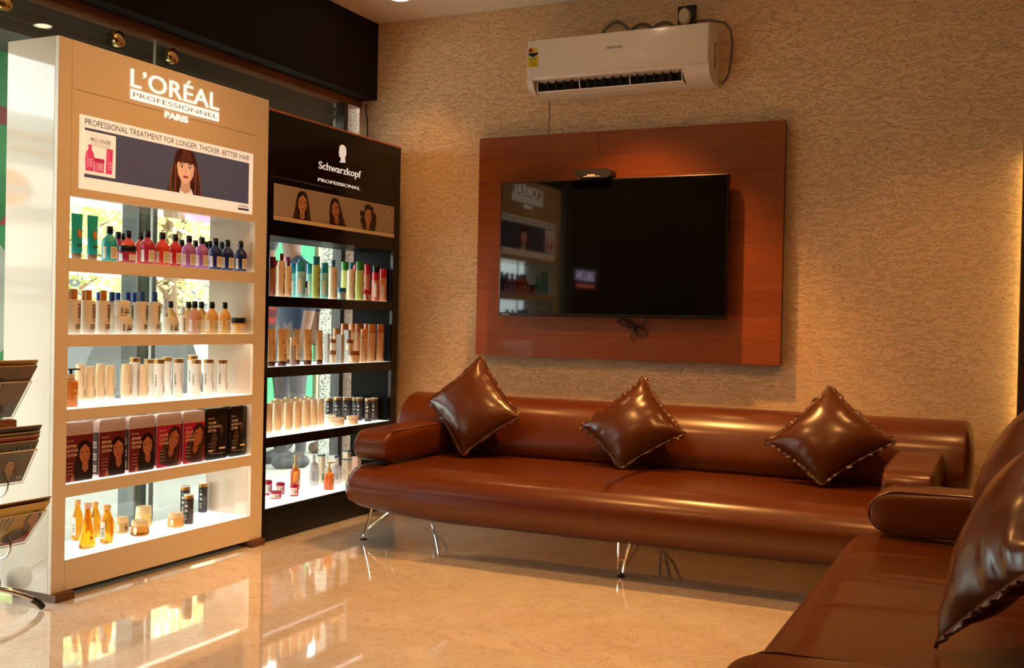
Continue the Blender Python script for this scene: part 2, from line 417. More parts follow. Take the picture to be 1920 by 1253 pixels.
def schlick(nt, lk):
    lw = nt.new('ShaderNodeLayerWeight'); lw.inputs[0].default_value = .5
    pw = nt.new('ShaderNodeMath'); pw.operation = 'POWER'; pw.inputs[1].default_value = 5; lk.new(lw.outputs['Facing'], pw.inputs[0])
    ma = nt.new('ShaderNodeMath'); ma.operation = 'MULTIPLY_ADD'; ma.inputs[1].default_value = .95; ma.inputs[2].default_value = .045; lk.new(pw.outputs[0], ma.inputs[0])
    return ma
def glass_pane():
    m = bpy.data.materials.new('window_glass'); m.use_nodes = True; nt = m.node_tree.nodes; lk = m.node_tree.links; nt.clear()
    o = nt.new('ShaderNodeOutputMaterial'); mx = nt.new('ShaderNodeMixShader'); t = nt.new('ShaderNodeBsdfTransparent'); g = nt.new('ShaderNodeBsdfGlossy')
    t.inputs[0].default_value = (.90, .96, .93, 1); g.inputs['Roughness'].default_value = .01
    f = schlick(nt, lk)
    lk.new(f.outputs[0], mx.inputs[0]); lk.new(t.outputs[0], mx.inputs[1]); lk.new(g.outputs[0], mx.inputs[2]); lk.new(mx.outputs[0], o.inputs[0])
    _mats['window_glass'] = m; return m
PLASTER = plaster(); MARBLE = marble(); GRANITE = granite(); GLASS = glass_pane()
CREAM = mat('cream_gloss_laminate', lin((.86, .79, .71)), .05, coat=1.0)
CREAM_F = mat('cream_satin_laminate', lin((.93, .88, .80)), .35, coat=.1)
BLACK = mat('black_gloss_laminate', (.006, .004, .003), .12, spec=.35)
WHITE = mat('white_paint', (.82, .80, .77), .5)
CEIL = mat('ceiling_paint', (.84, .79, .72), .7)
CHROME = mat('polished_chrome', (.85, .83, .80), .08, metal=1)
STEEL = mat('brushed_steel', (.15, .16, .155), .35, metal=.5)
BRASS = mat('brass', (.75, .52, .22), .2, metal=1)
BLKPL = mat('black_plastic', (.012, .012, .012), .35)
DARKM = mat('dark_grey_metal', (.07, .065, .06), .5)
PLINTH = mat('brown_plinth', lin((.42, .27, .18)), .4)

# ================================================================== the room shell
Y1 = -7.2; XR = 4.9; CZ = 2.75
o = G().box(-.455, XR, Y1, 0.0, -.12, 0).build('floor', MARBLE, smooth=0); struct(o)
o = G().box(-.25, XR+.1, Y1, 0.1, CZ, CZ+.12).build('ceiling', CEIL, smooth=0); struct(o)
o = G().box(-.36, XR+.1, 0, .25, 0, CZ).build('wall_back', PLASTER, smooth=0); struct(o)
DW = mat('brown_wall_paint', lin((.34, .22, .14)), .6)
o = G().box(XR, XR+.15, Y1, .1, 0, CZ).build('wall_right', DW, smooth=0); struct(o)
o = G().box(-.36, XR+.15, Y1-.15, Y1, 0, CZ).build('wall_front', DW, smooth=0); struct(o)
o = G().box(-.45, -.30, Y1, -3.45, 0, CZ).build('wall_left', mat('dark_wall_panel', (.02,.014,.01), .4), smooth=0); struct(o)
# bulkhead over the window: black fascia, soffit, brown strip
o = G().bbox(-.36, -.24, Y1, -.001, 2.312, CZ, .002).build('trim_1', mat('black_brown_fascia', (.008,.004,.003), .65, spec=.2)); struct(o, 'black boxed fascia above the shop window')
o = G().box(-.42, -.345, -3.45, -.001, 2.272, 2.312).build('trim_2', wood('fascia_strip_wood', lin((.50,.31,.18)), lin((.60,.38,.22)), axis=1), smooth=0); struct(o, 'brown wooden strip under the black fascia')
# stop bead on the wall plaster above the television panel
o = G().box(.842, .846, -.003, 0, 2.045, 2.25).build('trim_3', mat('plaster_groove', lin((.55,.45,.35)), .8), smooth=0); struct(o, 'thin vertical groove in the plaster under the air conditioner')

# shop window: panes, seams, brass point fixings, door post
win = empty('window_1', (-.37, -1.8, 0)); struct(win, 'full-height shop window behind the display cabinets')
def wpart(g, name, m, **k):
    o = g.build(name, m, **k); o.parent = win; o.matrix_parent_inverse = Matrix.Translation((.37, 1.8, 0)); return o
PANE_Y = [-3.44, -2.52, -1.625, -.16]
for a, b in zip(PANE_Y, PANE_Y[1:]):
    wpart(G().box(-.375, -.365, a+.004, b-.004, .01, 2.272), 'pane', GLASS, smooth=0)
for y in PANE_Y[1:3]:
    wpart(G().box(-.372, -.362, y-.0035, y+.0035, .01, 2.272), 'seam', mat('frosted_seam', (.75,.78,.76), .3), smooth=0)
for y in PANE_Y[0:1]+PANE_Y[3:]:
    wpart(G().box(-.40, -.345, y-.02, y+.02, 0, 2.272), 'frame', DARKM, smooth=0)
for (y, z) in ((-1.855, 2.215), (-1.535, 2.217), (-2.42, 2.215), (-2.62, 2.215)):
    g = G(); g.lathe([(0,0),(.034,0),(.036,.006),(.034,.022),(.026,.028),(0,.030)], 24)
    o = wpart(g, 'brass_fixing', BRASS); o.location = (-.362, y, z); o.rotation_euler = (0, PI/2, 0)
    o['label'] = 'round brass glass fixing'

# ceiling downlights
LAMPM = mat('lamp_glow', (1,1,1), emit=(1.0,.78,.48), es=18)
for i, (x, y, e, _a, _b) in enumerate(SPOTS):
    words = ['recessed ceiling downlight nearest the black fascia and back wall', 'recessed ceiling downlight in front of the air conditioner',
             'recessed ceiling downlight at right end of the back row', 'recessed ceiling downlight in second row on the left',
             'recessed ceiling downlight in second row on the right', 'recessed ceiling downlight in third row on the left',
             'recessed ceiling downlight in third row on the right', 'recessed ceiling downlight nearest the rear of the room'][i]
    t = thing('downlight', words, 'light', (x, y, CZ))
    g = G(); g.lathe([(.048,-.002),(.062,-.004),(.064,0),(.048,.0)], 28); g.build('trim_ring', WHITE, t)
    g = G(); g.lathe([(0,-.0045),(.044,-.0045),(.046,-.0015),(0,-.0015)], 24); g.build('bulb', LAMPM, t)

# ================================================================== outside
pv = mat('street_concrete', lin((.72,.70,.64)), .8)
nt, lk, b = nodes(pv); n = nt.new('ShaderNodeTexNoise'); n.inputs['Scale'].default_value = 3; n.inputs['Detail'].default_value = 6
r = nt.new('ShaderNodeValToRGB'); r.color_ramp.elements[0].color = (.42,.39,.33,1); r.color_ramp.elements[1].color = (.62,.58,.50,1)
lk.new(n.outputs[0], r.inputs[0]); lk.new(r.outputs[0], b.inputs['Base Color'])
o = G().box(-60, -.6, -40, 45, -.14, -.02).build('pavement', pv, smooth=0); o['kind'] = 'structure'
o = G().box(-.62, -.456, -3.6, .05, -.13, 0).build('threshold', GRANITE, smooth=0); o['kind'] = 'structure'
o = G().box(-.50, -.425, -.150, .40, 0, 3.1).build('pillar', GRANITE, smooth=0); o['kind'] = 'structure'; o['label'] = 'speckled granite pillar outside the glass'
# rolling-shutter box and canopy above the window
g = G(); g.box(-.75, -.44, -4.2, -.12, 2.14, 2.42)
for z in (2.19, 2.235): g.box(-.437, -.425, -4.2, -.12, z, z+.018)
o = g.build('shutter_box', DARKM, smooth=0); tag(o, 'dark grey rolling shutter box outside above the shop window', 'shutter')
o = G().box(-1.1, -.44, -4.2, .3, 2.42, 2.52).build('canopy', mat('canopy_soffit', (.35,.33,.30), .7), smooth=0); o['kind'] = 'structure'
# steel post
o = G().box(-3.1, -.44, -.9, 3.8, 2.53, 2.65).build('canopy', mat('canopy_soffit', (.35,.33,.30), .7), smooth=0); o['kind'] = 'structure'  # unseen roof slab added to block sky light over the people outside
p = thing('steel_post', 'brushed steel post outside the glass behind the cream cabinet', 'post', (-.56, -1.50, 0))
G().bbox(-.05, .05, -.062, .062, 0, 2.14, .004).build('tube', STEEL, p)
G().box(.0505, .056, -.062, -.045, 0, 2.14).build('edge_strip', DARKM, p, smooth=0)
G().box(.0505, .056, .005, .011, 0, 2.14).build('groove', DARKM, p, smooth=0)
G().box(-.07, .07, -.08, .08, -.02, .01).build('base_plate', STEEL, p, smooth=0)

# green roller panels across the pavement
gr = mat('green_painted_sheet', lin((.22,.66,.42)), .5)
hd = thing('green_hoarding', 'bright green ribbed hoarding seen behind the black cabinet shelves', 'hoarding', (-3.2, 2.9, 0))
for i, (y0, y1) in enumerate(((-.75, .28), (.31, .62))):
    g = G(); n = int((y1-y0)/.05)
    pts = []
    for k in range(n+1):
        y = y0+(y1-y0)*k/n; pts.append((.02*(1 if k % 2 else 0), y))
    poly = [(x, y) for x, y in pts]+[(-.03, y1), (-.03, y0)]
    g.extr(poly, .0, 1.78, 'z'); g.build('sheet', gr, hd, smooth=0)
G().box(-.05, .03, .28, .31, 0, 1.85).build('post', DARKM, hd, smooth=0)
G().box(-.05, .03, .64, .86, 0, 1.85).build('post', mat('beige_post', lin((.55,.50,.42)), .7), hd, smooth=0)

# vertical banner with mirrored lettering, seen through the glass at the far left
BG = hx('3fae74'); WH = (.9,.9,.88); PK = hx('e85a72')
P = Print()
P.rect(-.6, -.9, .6, 1.3, BG, 1); P.rect(.28, -.9, .6, 1.3, hx('58c488'), 1.2)
P.poly([(-.6,-.12),(-.6,.1),(.45,.1),(.6,-.02),(.6,-.12)], PK, 1.6); P.poly([(-.1,.1),(.3,-.12),(.6,.1)], BG, 1.7)
P.ell(-.1, -.45, .62, .33, WH, 2, 28); P.text('e', .56, -.5, .16, hx('2f9a66'), 3, .2, 'r', flip=True)
P.rect(-.6, -.95, .6, -.8, PK, 2); P.rect(-.6,.32,.6,.40, hx('c0556a'), 1.5)
bt = thing('banner', 'green vertical advertising banner outside the glass at far left edge', 'banner', (-.93, -2.13, 1.55))
G().box(-.012, 0, -.35, .35, -.98, 1.0).build('panel', gr, bt, smooth=0)
def vt(txt, u, z, h, w):     # vertical lettering, mirrored
    P.text(txt, 0, 0, h, WH, 3, w, 'l', flip=True, rot=PI/2)
Q = Print(); Q.text('Smoooth', 0, 0, .13, WH, 3, 1.15, 'l', flip=True)
n0 = len(P.v)
for (a, b_, l) in Q.v: P.v.append((.56-b_, -1.02+a, l))
for f in Q.f: P.f.append(tuple(n0+i for i in f)); P.c.append(WH)
Q = Print(); Q.text('Smooth', 0, 0, .11, WH, 3, .62, 'l', flip=True)
n0 = len(P.v)
for (a, b_, l) in Q.v: P.v.append((.585-b_, .42+a, l))
for f in Q.f: P.f.append(tuple(n0+i for i in f)); P.c.append(hx('9fd8b8'))
P.v = [(max(-.61, min(.61, a)), max(-.97, min(.99, c)), l) for a, c, l in P.v]
P.build('print', lambda u, v, l: (EPS*l*2, u*.56, v), PR, bt)
P = None

# building over the road
bf = mat('cream_render', lin((.86,.80,.70)), .8); pk_ = mat('pink_render', lin((.80,.62,.52)), .8); wg = mat('dark_window_glass', (.05,.06,.06), .1)
def building(name, label, x, y0, y1, h, m, nwin, nfl):
    t = thing(name, label, 'building', (x, (y0+y1)/2, 0)); yc = (y0+y1)/2
    G().box(-4, 0, y0-yc, y1-yc, -.02, h).build('wall', m, t, smooth=0)
    G().box(-4.1, .1, y0-yc-.1, y1-yc+.1, h, h+.25).build('parapet', WHITE, t, smooth=0)
    w = (y1-y0)/nwin; fh = h/nfl
    for i in range(nwin):
        for j in range(nfl):
            cy = y0-yc+w*(i+.5); z0 = fh*j+fh*.3; ww = w*.28; hh = fh*.5
            f = G(); f.box(0, .06, cy-ww, cy+ww, z0, z0+.06); f.box(0, .06, cy-ww, cy+ww, z0+hh-.06, z0+hh)
            f.box(0, .06, cy-ww, cy-ww+.06, z0, z0+hh); f.box(0, .06, cy+ww-.06, cy+ww, z0, z0+hh); f.box(0, .05, cy-.03, cy+.03, z0, z0+hh); f.box(0, .05, cy-ww, cy+ww, z0+hh/2-.03, z0+hh/2+.03)
            fo = f.build('window', WHITE, t, smooth=0)
            G().box(.005, .02, cy-ww, cy+ww, z0, z0+hh).build('glass', wg, fo, smooth=0)
    return t
building('apartment_building', 'cream building with white gridded windows across the road', -15, 2, 16, 7.5, bf, 7, 3)
building('apartment_building', 'pinkish building further left across the road', -17, 17, 30, 6.5, pk_, 6, 2)

# trees
leafm = mat('leaf_green', lin((.72,.75,.48)), .6); leafm2 = mat('leaf_yellow_green', lin((.84,.80,.56)), .6); bark = mat('bark', lin((.45,.36,.27)), .9)
def tree(label, x, y, h, rad, m, n=900, seed=1):
    R = random.Random(seed); t = thing('tree', label, 'tree', (x, y, -.02), group='trees along the road')
    g = G(); g.tube([(0,0,0),(.05,.02,h*.3),(-.04,.06,h*.6),(.02,0,h*.85)], [.12,.10,.07,.03], 8)
    for k in range(5):
        a = R.uniform(0, 2*PI); g.tube([(0,.03,h*(.35+.08*k)), (rad*.35*math.cos(a), rad*.35*math.sin(a), h*(.5+.08*k)), (rad*.75*math.cos(a), rad*.75*math.sin(a), h*(.62+.07*k))], [.05,.035,.015], 6)
    g.build('trunk', bark, t)
    f = G()
    cl = [(R.uniform(-.7,.7)*rad, R.uniform(-.7,.7)*rad, h*R.uniform(.45, 1.0), R.uniform(.3,.6)*rad) for _ in range(14)]
    for i in range(n):
        cx, cy, cz, cr = R.choice(cl); v = Vector((R.gauss(0,1), R.gauss(0,1), R.gauss(0,1))).normalized()*cr*R.uniform(.6,1)
        p = Vector((cx, cy, cz))+v; a = Vector((R.gauss(0,1), R.gauss(0,1), R.gauss(0,.6))).normalized()*.055; b_ = a.cross(Vector((R.gauss(0,1), R.gauss(0,1), R.gauss(0,1)))).normalized()*.032
        f.add([p-a, p+b_, p+a*1.2, p-b_], [(0,1,2,3)])
    o = f.build('foliage', m, t, smooth=0); o['kind'] = 'stuff'
tree('tall green street tree seen through the top shelf, leftmost', -6.0, 1.9, 3.3, 1.1, leafm, 3600, 3)
tree('yellow-green street tree to the right of the steel post', -6.5, 5.0, 3.0, 1.2, leafm2, 3200, 5)
tree('low green street tree in front of the cream building', -9.0, 5.2, 2.6, 1.3, leafm, 2600, 8)
tree('bushy green street tree farther down the road', -10.5, 9.5, 3.2, 1.5, leafm, 2600, 11)
tree('pale street tree beside the pinkish building', -13.0, 14.0, 3.8, 1.6, leafm2, 2200, 12)

# fuel-station fascia and storefront, outside to the left; it mirrors in the cabinet's glossy side
sb = thing('fuel_station_fascia', 'white roadside fascia with orange disc, outside and mirrored in the cream side', 'sign', (-8.0, -9.2, 0))
sw = mat('white_sign_sheet', (.85,.80,.72), .5); gy = mat('grey_fascia', (.42,.40,.37), .6)
G().box(-.2, 0, -2.2, 1.6, 2.36, 2.86).build('upper_board', sw, sb, smooth=0)
G().box(-.2, .02, -2.2, 1.6, 2.20, 2.36).build('grey_band', gy, sb, smooth=0)
G().box(-.2, 0, -2.2, 1.6, 1.60, 2.20).build('lower_board', sw, sb, smooth=0)
G().box(-.2, .01, -2.2, 1.6, 1.20, 1.60).build('grey_band', gy, sb, smooth=0)
G().box(-.2, 0, -2.2, 1.6, -.02, 1.20).build('base_wall', mat('pale_wall', (.62,.58,.52), .7), sb, smooth=0)
for k in range(6):
    o = G().box(-.25, -.02, -2.2+k*.62, -1.62+k*.62, 2.90, 3.5).build('glazing', mat('sky_glazing', (.45,.5,.5), .15), sb, smooth=0)
for z in (3.2, 3.02): G().box(-.02, .03, -2.2, 1.6, z, z+.07).build('rail', mat('tan_rail', lin((.62,.50,.38)), .6), sb, smooth=0)
P = Print(); P.ell(.39, 2.56, .34, .25, hx('e8e0d0'), 1, 32); P.ell(.39, 2.56, .31, .22, hx('ee7d2f'), 2, 32); P.rect(.06, 2.50, .72, 2.60, hx('7a6a60'), 3)
P.text('ఇండియన్', .39, 2.52, .06, WH, 4, .5, 'c', bold=.01)
P.text('Indian', .4, 2.13, .055, hx('8a8078'), 4, .62, 'c'); P.text('Indian Oil', .25, 1.27, .09, WH, 4, .80, 'c', bold=.02)
P.text('ఇండియన్', -.05, 1.45, .07, WH, 4, .8, 'c', bold=.01)
P.build('print', lambda u, v, l: (.02+EPS*8*l, u-.0, v), PR, sb)

# grey covered cart and a pink parasol by the kerb
cart = thing('covered_cart', 'grey tarpaulin-covered cart by the kerb behind the third shelf', 'cart', (-2.6, .35, -.02))
g = G(); g.extr([(-.55,.18),(-.62,.60),(-.40,.98),(.38,1.02),(.60,.55),(.52,.18)], -.3, .3, 'x'); g.build('tarpaulin', mat('grey_tarpaulin', (.16,.155,.15), .7), cart, smooth=0)
for (dx, dy) in ((-.2,-.35),(.2,-.35),(-.2,.35),(.2,.35)):
    g = G(); g.lathe([(0,-.03),(.09,-.03),(.10,-.02),(.10,.02),(.09,.03),(0,.03)], 16); g.build('wheel', BLKPL, cart, (dx, dy, .10), (0, PI/2, 0))
para = thing('parasol', 'small pink parasol standing by the road behind the third shelf', 'parasol', (-4.2, 3.3, -.02))
g = G(); g.lathe([(0,1.22),(.04,1.20),(.30,.98),(.42,.84),(.40,.84),(.28,.96),(0,1.16)], 10); g.build('canopy', mat('pink_cloth', lin((.92,.45,.60)), .7), para, smooth=0)
g = G(); g.lathe([(0,0),(.15,0),(.15,.05),(.015,.06),(.012,1.24),(0,1.25)], 12); g.build('pole', WHITE, para)

# people waiting on the pavement behind the black cabinet
def person(label, loc, rz, shirt, trousers, shoes, hair, plaid=False, lean=0.):
    t = thing('person', label, 'person', loc, rz)
    V = [(0,0,.98),(0,0,1.18),(0,.01,1.38),(0,.02,1.50),(0,.03,1.60),(0,.035,1.70),
         (-.10,0,.92),(-.12,.01,.50),(-.13,-.02,.09),(-.135,.12,.05),
         (.10,0,.92),(.13,.03,.50),(.15,.0,.09),(.155,.14,.05),
         (-.19,.0,1.42),(-.25,-.02,1.16),(-.235,.02,.93),(-.225,.03,.84),
         (.19,.0,1.42),(.25,-.02,1.16),(.235,.02,.93),(.225,.03,.84)]
    E_ = [(0,1),(1,2),(2,3),(3,4),(4,5),(0,6),(6,7),(7,8),(8,9),(0,10),(10,11),(11,12),(12,13),(2,14),(14,15),(15,16),(16,17),(2,18),(18,19),(19,20),(20,21)]
    Rd = [.135,.125,.15,.055,.085,.075,.095,.062,.045,.035,.095,.062,.045,.035,.065,.047,.035,.03,.065,.047,.035,.03]
    me = bpy.data.meshes.new('body'); me.from_pydata(V, E_, []); ob = bpy.data.objects.new('body', me); COL.objects.link(ob)
    md = ob.modifiers.new('s', 'SKIN'); sv = me.skin_vertices[0].data
    for i, r_ in enumerate(Rd): sv[i].radius = (r_, r_*.85 if i in (0,1,2) else r_)
    sv[0].use_root = True
    ob.modifiers.new('ss', 'SUBSURF').levels = 1
    dg = bpy.context.evaluated_depsgraph_get(); m2 = bpy.data.meshes.new_from_object(ob.evaluated_get(dg))
    bpy.data.objects.remove(ob)
    sk = mat('skin_brown', lin((.42,.28,.20)), .5)
    for m in (sk, shirt, trousers): m2.materials.append(m)
    for p_ in m2.polygons:
        c = p_.center; p_.use_smooth = True
        p_.material_index = 2 if c.z < 1.0 and abs(c.x) < .21 else (1 if 1.0 <= c.z < 1.50 and not (abs(c.x) > .2 and c.z < 1.12) else 0)
    b = bpy.data.objects.new('body', m2); COL.objects.link(b); b.parent = t
    g = G(); g.lathe([(0,.0),(.07,.01),(.095,.06),(.098,.12),(.07,.17),(0,.185)], 16, (0,.02,1.59), 1, 1.05); g.build('hair', hair, t)
    for sx in (-.135, .152):
        g = G(); g.rbox((sx, .06, .045), (.10, .28, .09), (.045,.06,.04), 3); g.build('shoe', shoes, t)
    g = G(); g.lathe([(0,0),(.012,.005),(.010,.03),(0,.035)], 8, (0,.125,1.60)); g.build('nose', sk, t)
    return t
plaid = mat('red_plaid_shirt', lin((.55,.16,.14)), .8); nt, lk, b = nodes(plaid)
tc = nt.new('ShaderNodeTexCoord'); ck = nt.new('ShaderNodeTexChecker'); ck.inputs['Scale'].default_value = 16; ck.inputs[1].default_value = (*lin((.58,.17,.15)),1); ck.inputs[2].default_value = (*lin((.32,.12,.16)),1)
lk.new(tc.outputs['Object'], ck.inputs[0]); lk.new(ck.outputs[0], b.inputs['Base Color'])
HAIR = mat('black_hair', (.01,.008,.007), .5)
person('person in red plaid shirt standing outside behind the black cabinet', (-2.3, 1.62, -.02), .3, plaid, mat('brown_trousers', (.05,.04,.035), .8), BLKPL, HAIR)
person('person in dark blue shirt and grey trousers outside behind the black cabinet', (-1.58, 1.04, -.02), 2.6, mat('navy_shirt', lin((.12,.16,.24)), .8), mat('grey_trousers', lin((.30,.28,.29)), .8), mat('dark_shoes', (.04,.04,.045), .5), HAIR)
person('person in beige trousers outside near the granite pillar', (-1.72, 1.86, -.02), 3.3, mat('navy_shirt2', lin((.16,.18,.22)), .8), mat('beige_trousers', lin((.52,.45,.36)), .8), mat('brown_shoes', (.10,.05,.03), .5), HAIR)
# ================================================================== display cabinets
GLOW = mat('lit_shelf_acrylic', (.9,.9,.86), .15, emit=(1.0,.97,.90), es=1.15)
GLOW2 = mat('lit_shelf_acrylic_soft', (.9,.9,.86), .15, emit=(.86,1.0,.95), es=.75)
LED = mat('led_strip', (1,1,1), emit=(1.0,.97,.90), es=9.0)
SHELFG = mat('shelf_glass_edge', (.75,.95,.88), .05, emit=(.8,1.0,.93), es=.6)
PANG = hx('f5e3c8')
def cabinet(name, label, y0, y1, zt, lvl, face, side, inner, hdr_z, plinth, glow, glows):
    """lvl = [(z_low, z_high)] of the openings; front plane X=0, origin at front-left foot"""
    t = thing(name, label, 'cabinet', (0, y0, 0)); w = y1-y0; D = -.262; a, b = lvl[0][2], lvl[0][3]
    a -= y0; b -= y0; zb = plinth
    G().bbox(D, -.0184, 0, .018, zb, zt, .0010).build('side_panel', side, t)
    G().bbox(D, -.0184, w-.018, w, zb, zt, .0010).build('side_panel', side, t)
    G().bbox(D, -.0184, .0182, w-.0182, zt-.018, zt, .0010).build('top_panel', side, t)
    G().bbox(-.018, 0, .0, a, zb, zt-.0005, .001).build('stile', face, t)
    G().bbox(-.018, 0, b, w, zb, zt-.0005, .001).build('stile', face, t)
    G().bbox(-.018, 0, a+.001, b-.001, hdr_z+.001, zt-.0005, .001).build('header_panel', face, t)
    zs = sorted([l[:2] for l in lvl]); prev = zb
    for (z0, z1) in zs:
        G().bbox(-.018, 0, a+.001, b-.001, prev+.0005, z0, .001).build('rail', face, t)
        prev = z1
    G().bbox(-.018, 0, a+.001, b-.001, prev+.0005, hdr_z, .001).build('rail', face, t)
    for k, (z0, z1) in enumerate(zs):
        # inner lining, shelf with glowing acrylic top, light strip under the shelf above
        G().box(D, -.0185, a-.006, a, z0-.03, z1+.03).build('lining', inner, t, smooth=0)
        G().box(D, -.0185, b, b+.006, z0-.03, z1+.03).build('lining', inner, t, smooth=0)
        G().box(D, -.0185, a, b, z0-.030, z0-.006).build('shelf', side, t, smooth=0)
        G().box(D, -.002, a+.001, b-.001, z0-.006, z0).build('shelf_glass', glow[k] if isinstance(glow, list) else glow, t, smooth=0)
        G().box(D, -.037, a, b, z1+.001, z1+.012).build('shelf_underside', inner, t, smooth=0)
        if glows[k]:
            m = LED if glows[k] > 0 else LED
            G().box(-.030, -.0235, a+.02, b-.02, z1+.006, z1+.010).build('light_strip', m, t, smooth=0)
    return t
A_Y0, A_Y1, B_Y1 = -2.471, -1.284, -.12
lvA = [(.143,.372),(.420,.652),(.695,.924),(.970,1.200),(1.249,1.476)]
lvA = [(p, q, -2.411, -1.366) for p, q in lvA]
lvB = [(.156,.440),(.487,.766),(.815,1.096),(1.145,1.426)]
lvB = [(p, q, -1.260, -.180) for p, q in lvB]
cA = cabinet('display_cabinet', 'tall cream lit display cabinet with five open shelves', A_Y0, A_Y1, 2.044, lvA, CREAM_F, CREAM, CREAM, 1.865, .03,
             [GLOW, GLOW, GLOW, GLOW2, GLOW2], [1, 1, 1, 0, 0])
for (y0, y1) in ((.0, .09), (1.097, 1.187)):
    G().bbox(-.20 if y0 == 0 else -.1, .022, y0+.002, y1-.002, .0005, .029, .001).build('foot_block', PLINTH, cA)
G().box(-.25, -.06, .091, 1.096, .0005, .03).build('recessed_plinth', DARKM, cA, smooth=0)
cB = cabinet('display_cabinet', 'tall glossy black display cabinet with four open shelves beside the back wall', A_Y1+.002, B_Y1, 2.0, lvB, BLACK, BLACK, mat('black_satin_lining', (.006,.005,.004), .35, spec=.06), 1.70, .002,
             [GLOW, GLOW, GLOW2, GLOW2], [1, 1, 0, 0])
g = G(); g.box(-.2, .003, .0, 1.162, 2.0005, 2.009); g.build('copper_edge_strip', wood('copper_laminate', lin((.72,.42,.22)), lin((.80,.50,.28)), axis=1), cB, smooth=0)
# header lettering and banner of the cream cabinet (u = Y from the cabinet's left edge, v = Z)
ltr = mat('lit_white_letters', (.95,.93,.88), .3, emit=(1.0,.96,.86), es=.85)
def raised(txts, parent, x, th, m, name):
    g = G()
    for (s, y, z, h, w, bold, sh) in txts:
        vs, fs = text_mesh(s, bold); x0 = min(v[0] for v in vs); x1 = max(v[0] for v in vs)
        ch = max(v[1] for v in text_mesh('H')[0]); sy = h/ch; sx = w/(x1-x0); n = len(vs)
        P3 = [(x+th, y+(a-x0)*sx, z+b*sy) for a, b in vs]; P0 = [(x+.0002, p[1], p[2]) for p in P3]
        ed = {}
        for f in fs:
            for i in range(len(f)):
                e = (f[i], f[(i+1) % len(f)]); k = (min(e), max(e)); ed[k] = ed.get(k, 0)+1; ed[('d',)+k] = e
        sides = [(ed[('d',)+k][0], ed[('d',)+k][1], n+ed[('d',)+k][1], n+ed[('d',)+k][0]) for k in list(ed) if k[0] != 'd' and ed[k] == 1]
        g.add(P3+P0, [tuple(f) for f in fs]+sides)
    return g.build(name, m, parent, smooth=0)
raised([("L’ORÉAL", .342, 1.932, .068, .505, .0, 0)], cA, 0, .004, ltr, 'brand_lettering'); raised([('PARIS', .527, 1.845, .025, .132, .006, 0)], cA, 0, .004, ltr, 'city_lettering')
G().box(.0002, .004, .342, .846, 1.884, 1.922).build('letter_bar', ltr, cA, smooth=0)
P = Print(); P.text('PROFESSIONNEL', .352, 1.8935, .018, hx('a09080'), 12, .484); P.build('bar_print', on_x(0, 0, 0), PR, cA)
P = Print(); B0, B1, BZ0, BZ1 = .096, 1.081, 1.507, 1.780
PAP = hx('f6e8d2'); GRY = hx('4a4a56'); INK = hx('1c1a1e')
P.rect(B0, BZ0, B1, BZ1, PAP, 1); P.rect(B0+.025, BZ0+.045, B1-.028, BZ1-.045, GRY, 2)
R = random.Random(3)
for i in range(40):
    u = R.uniform(B0+.03, B1-.12); v = R.uniform(BZ0+.05, BZ1-.08); P.rect(u, v, u+R.uniform(.03,.09), v+R.uniform(.005,.02), tuple(c*R.uniform(.9,1.12) for c in GRY), 2.2+i*.01)
P.text('PROFESSIONAL TREATMENT FOR LONGER, THICKER, BETTER HAIR', B0+.025, BZ1-.034, .022, INK, 3, B1-B0-.052)
P.rect(B0+.020, BZ0+.058, B0+.175, BZ1-.055, PAP, 3)
P.text('SERIEXPERT', B0+.053, BZ1-.072, .007, hx('c9b9a4'), 4, .098); P.text('PRO LONGER', B0+.053, BZ1-.092, .014, INK, 4, .098, bold=.01)
for k in range(2): P.text(['3* TIMES FILLER TREATMENT', 'WITH FILLER A100 + AMINO ACID'][k], B0+.053, BZ1-.101-.008*k, .0045, INK, 4, .098)
ROSE = hx('cf3f63'); ROSE2 = hx('e0708c')
P.poly([(B0+.030,BZ0+.070),(B0+.070,BZ0+.070),(B0+.072,BZ0+.12),(B0+.068,BZ0+.138),(B0+.058,BZ0+.15),(B0+.058,BZ0+.168),(B0+.042,BZ0+.168),(B0+.042,BZ0+.15),(B0+.032,BZ0+.138),(B0+.028,BZ0+.12)], ROSE, 4)
P.rect(B0+.034, BZ0+.08, B0+.040, BZ0+.135, ROSE2, 5); P.rect(B0+.073, BZ0+.070, B0+.118, BZ0+.118, ROSE, 4); P.rect(B0+.071, BZ0+.108, B0+.120, BZ0+.122, hx('b02c50'), 5)
P.rect(B0+.08, BZ0+.075, B0+.086, BZ0+.105, ROSE2, 5); P.poly([(B0+.126,BZ0+.070),(B0+.158,BZ0+.070),(B0+.162,BZ0+.165),(B0+.130,BZ0+.165)], ROSE, 4); P.rect(B0+.136, BZ0+.075, B0+.141, BZ0+.16, ROSE2, 5)
for k in range(4):
    P.rect(B0+.042, BZ0+.088+.008*k, B0+.064, BZ0+.090+.008*k, PAP, 5); P.rect(B0+.088, BZ0+.080+.007*k, B0+.112, BZ0+.082+.007*k, PAP, 5); P.rect(B0+.144, BZ0+.088+.008*k, B0+.156, BZ0+.090+.008*k, PAP, 5)
P.text("L’OREAL", B1-.098, BZ0+.026, .012, INK, 4, .072); P.rect(B1-.098, BZ0+.014, B1-.026, BZ0+.022, INK, 4); P.rect(B1-.122, BZ0+.018, B1-.104, BZ0+.019, INK, 4)
Wm = Print(); woman(Wm, .650, 1.657, .062, hx('3c1a10'), hx('8a4c30'), hx('e0ac86'), 'fringe', dress=hx('14131a'), shirt=hx('efe2d0'), l=3, seed=4, width=1.12)
Wm.v = [(a, max(BZ0+.0455, min(BZ1-.0455, b)), l) for a, b, l in Wm.v]
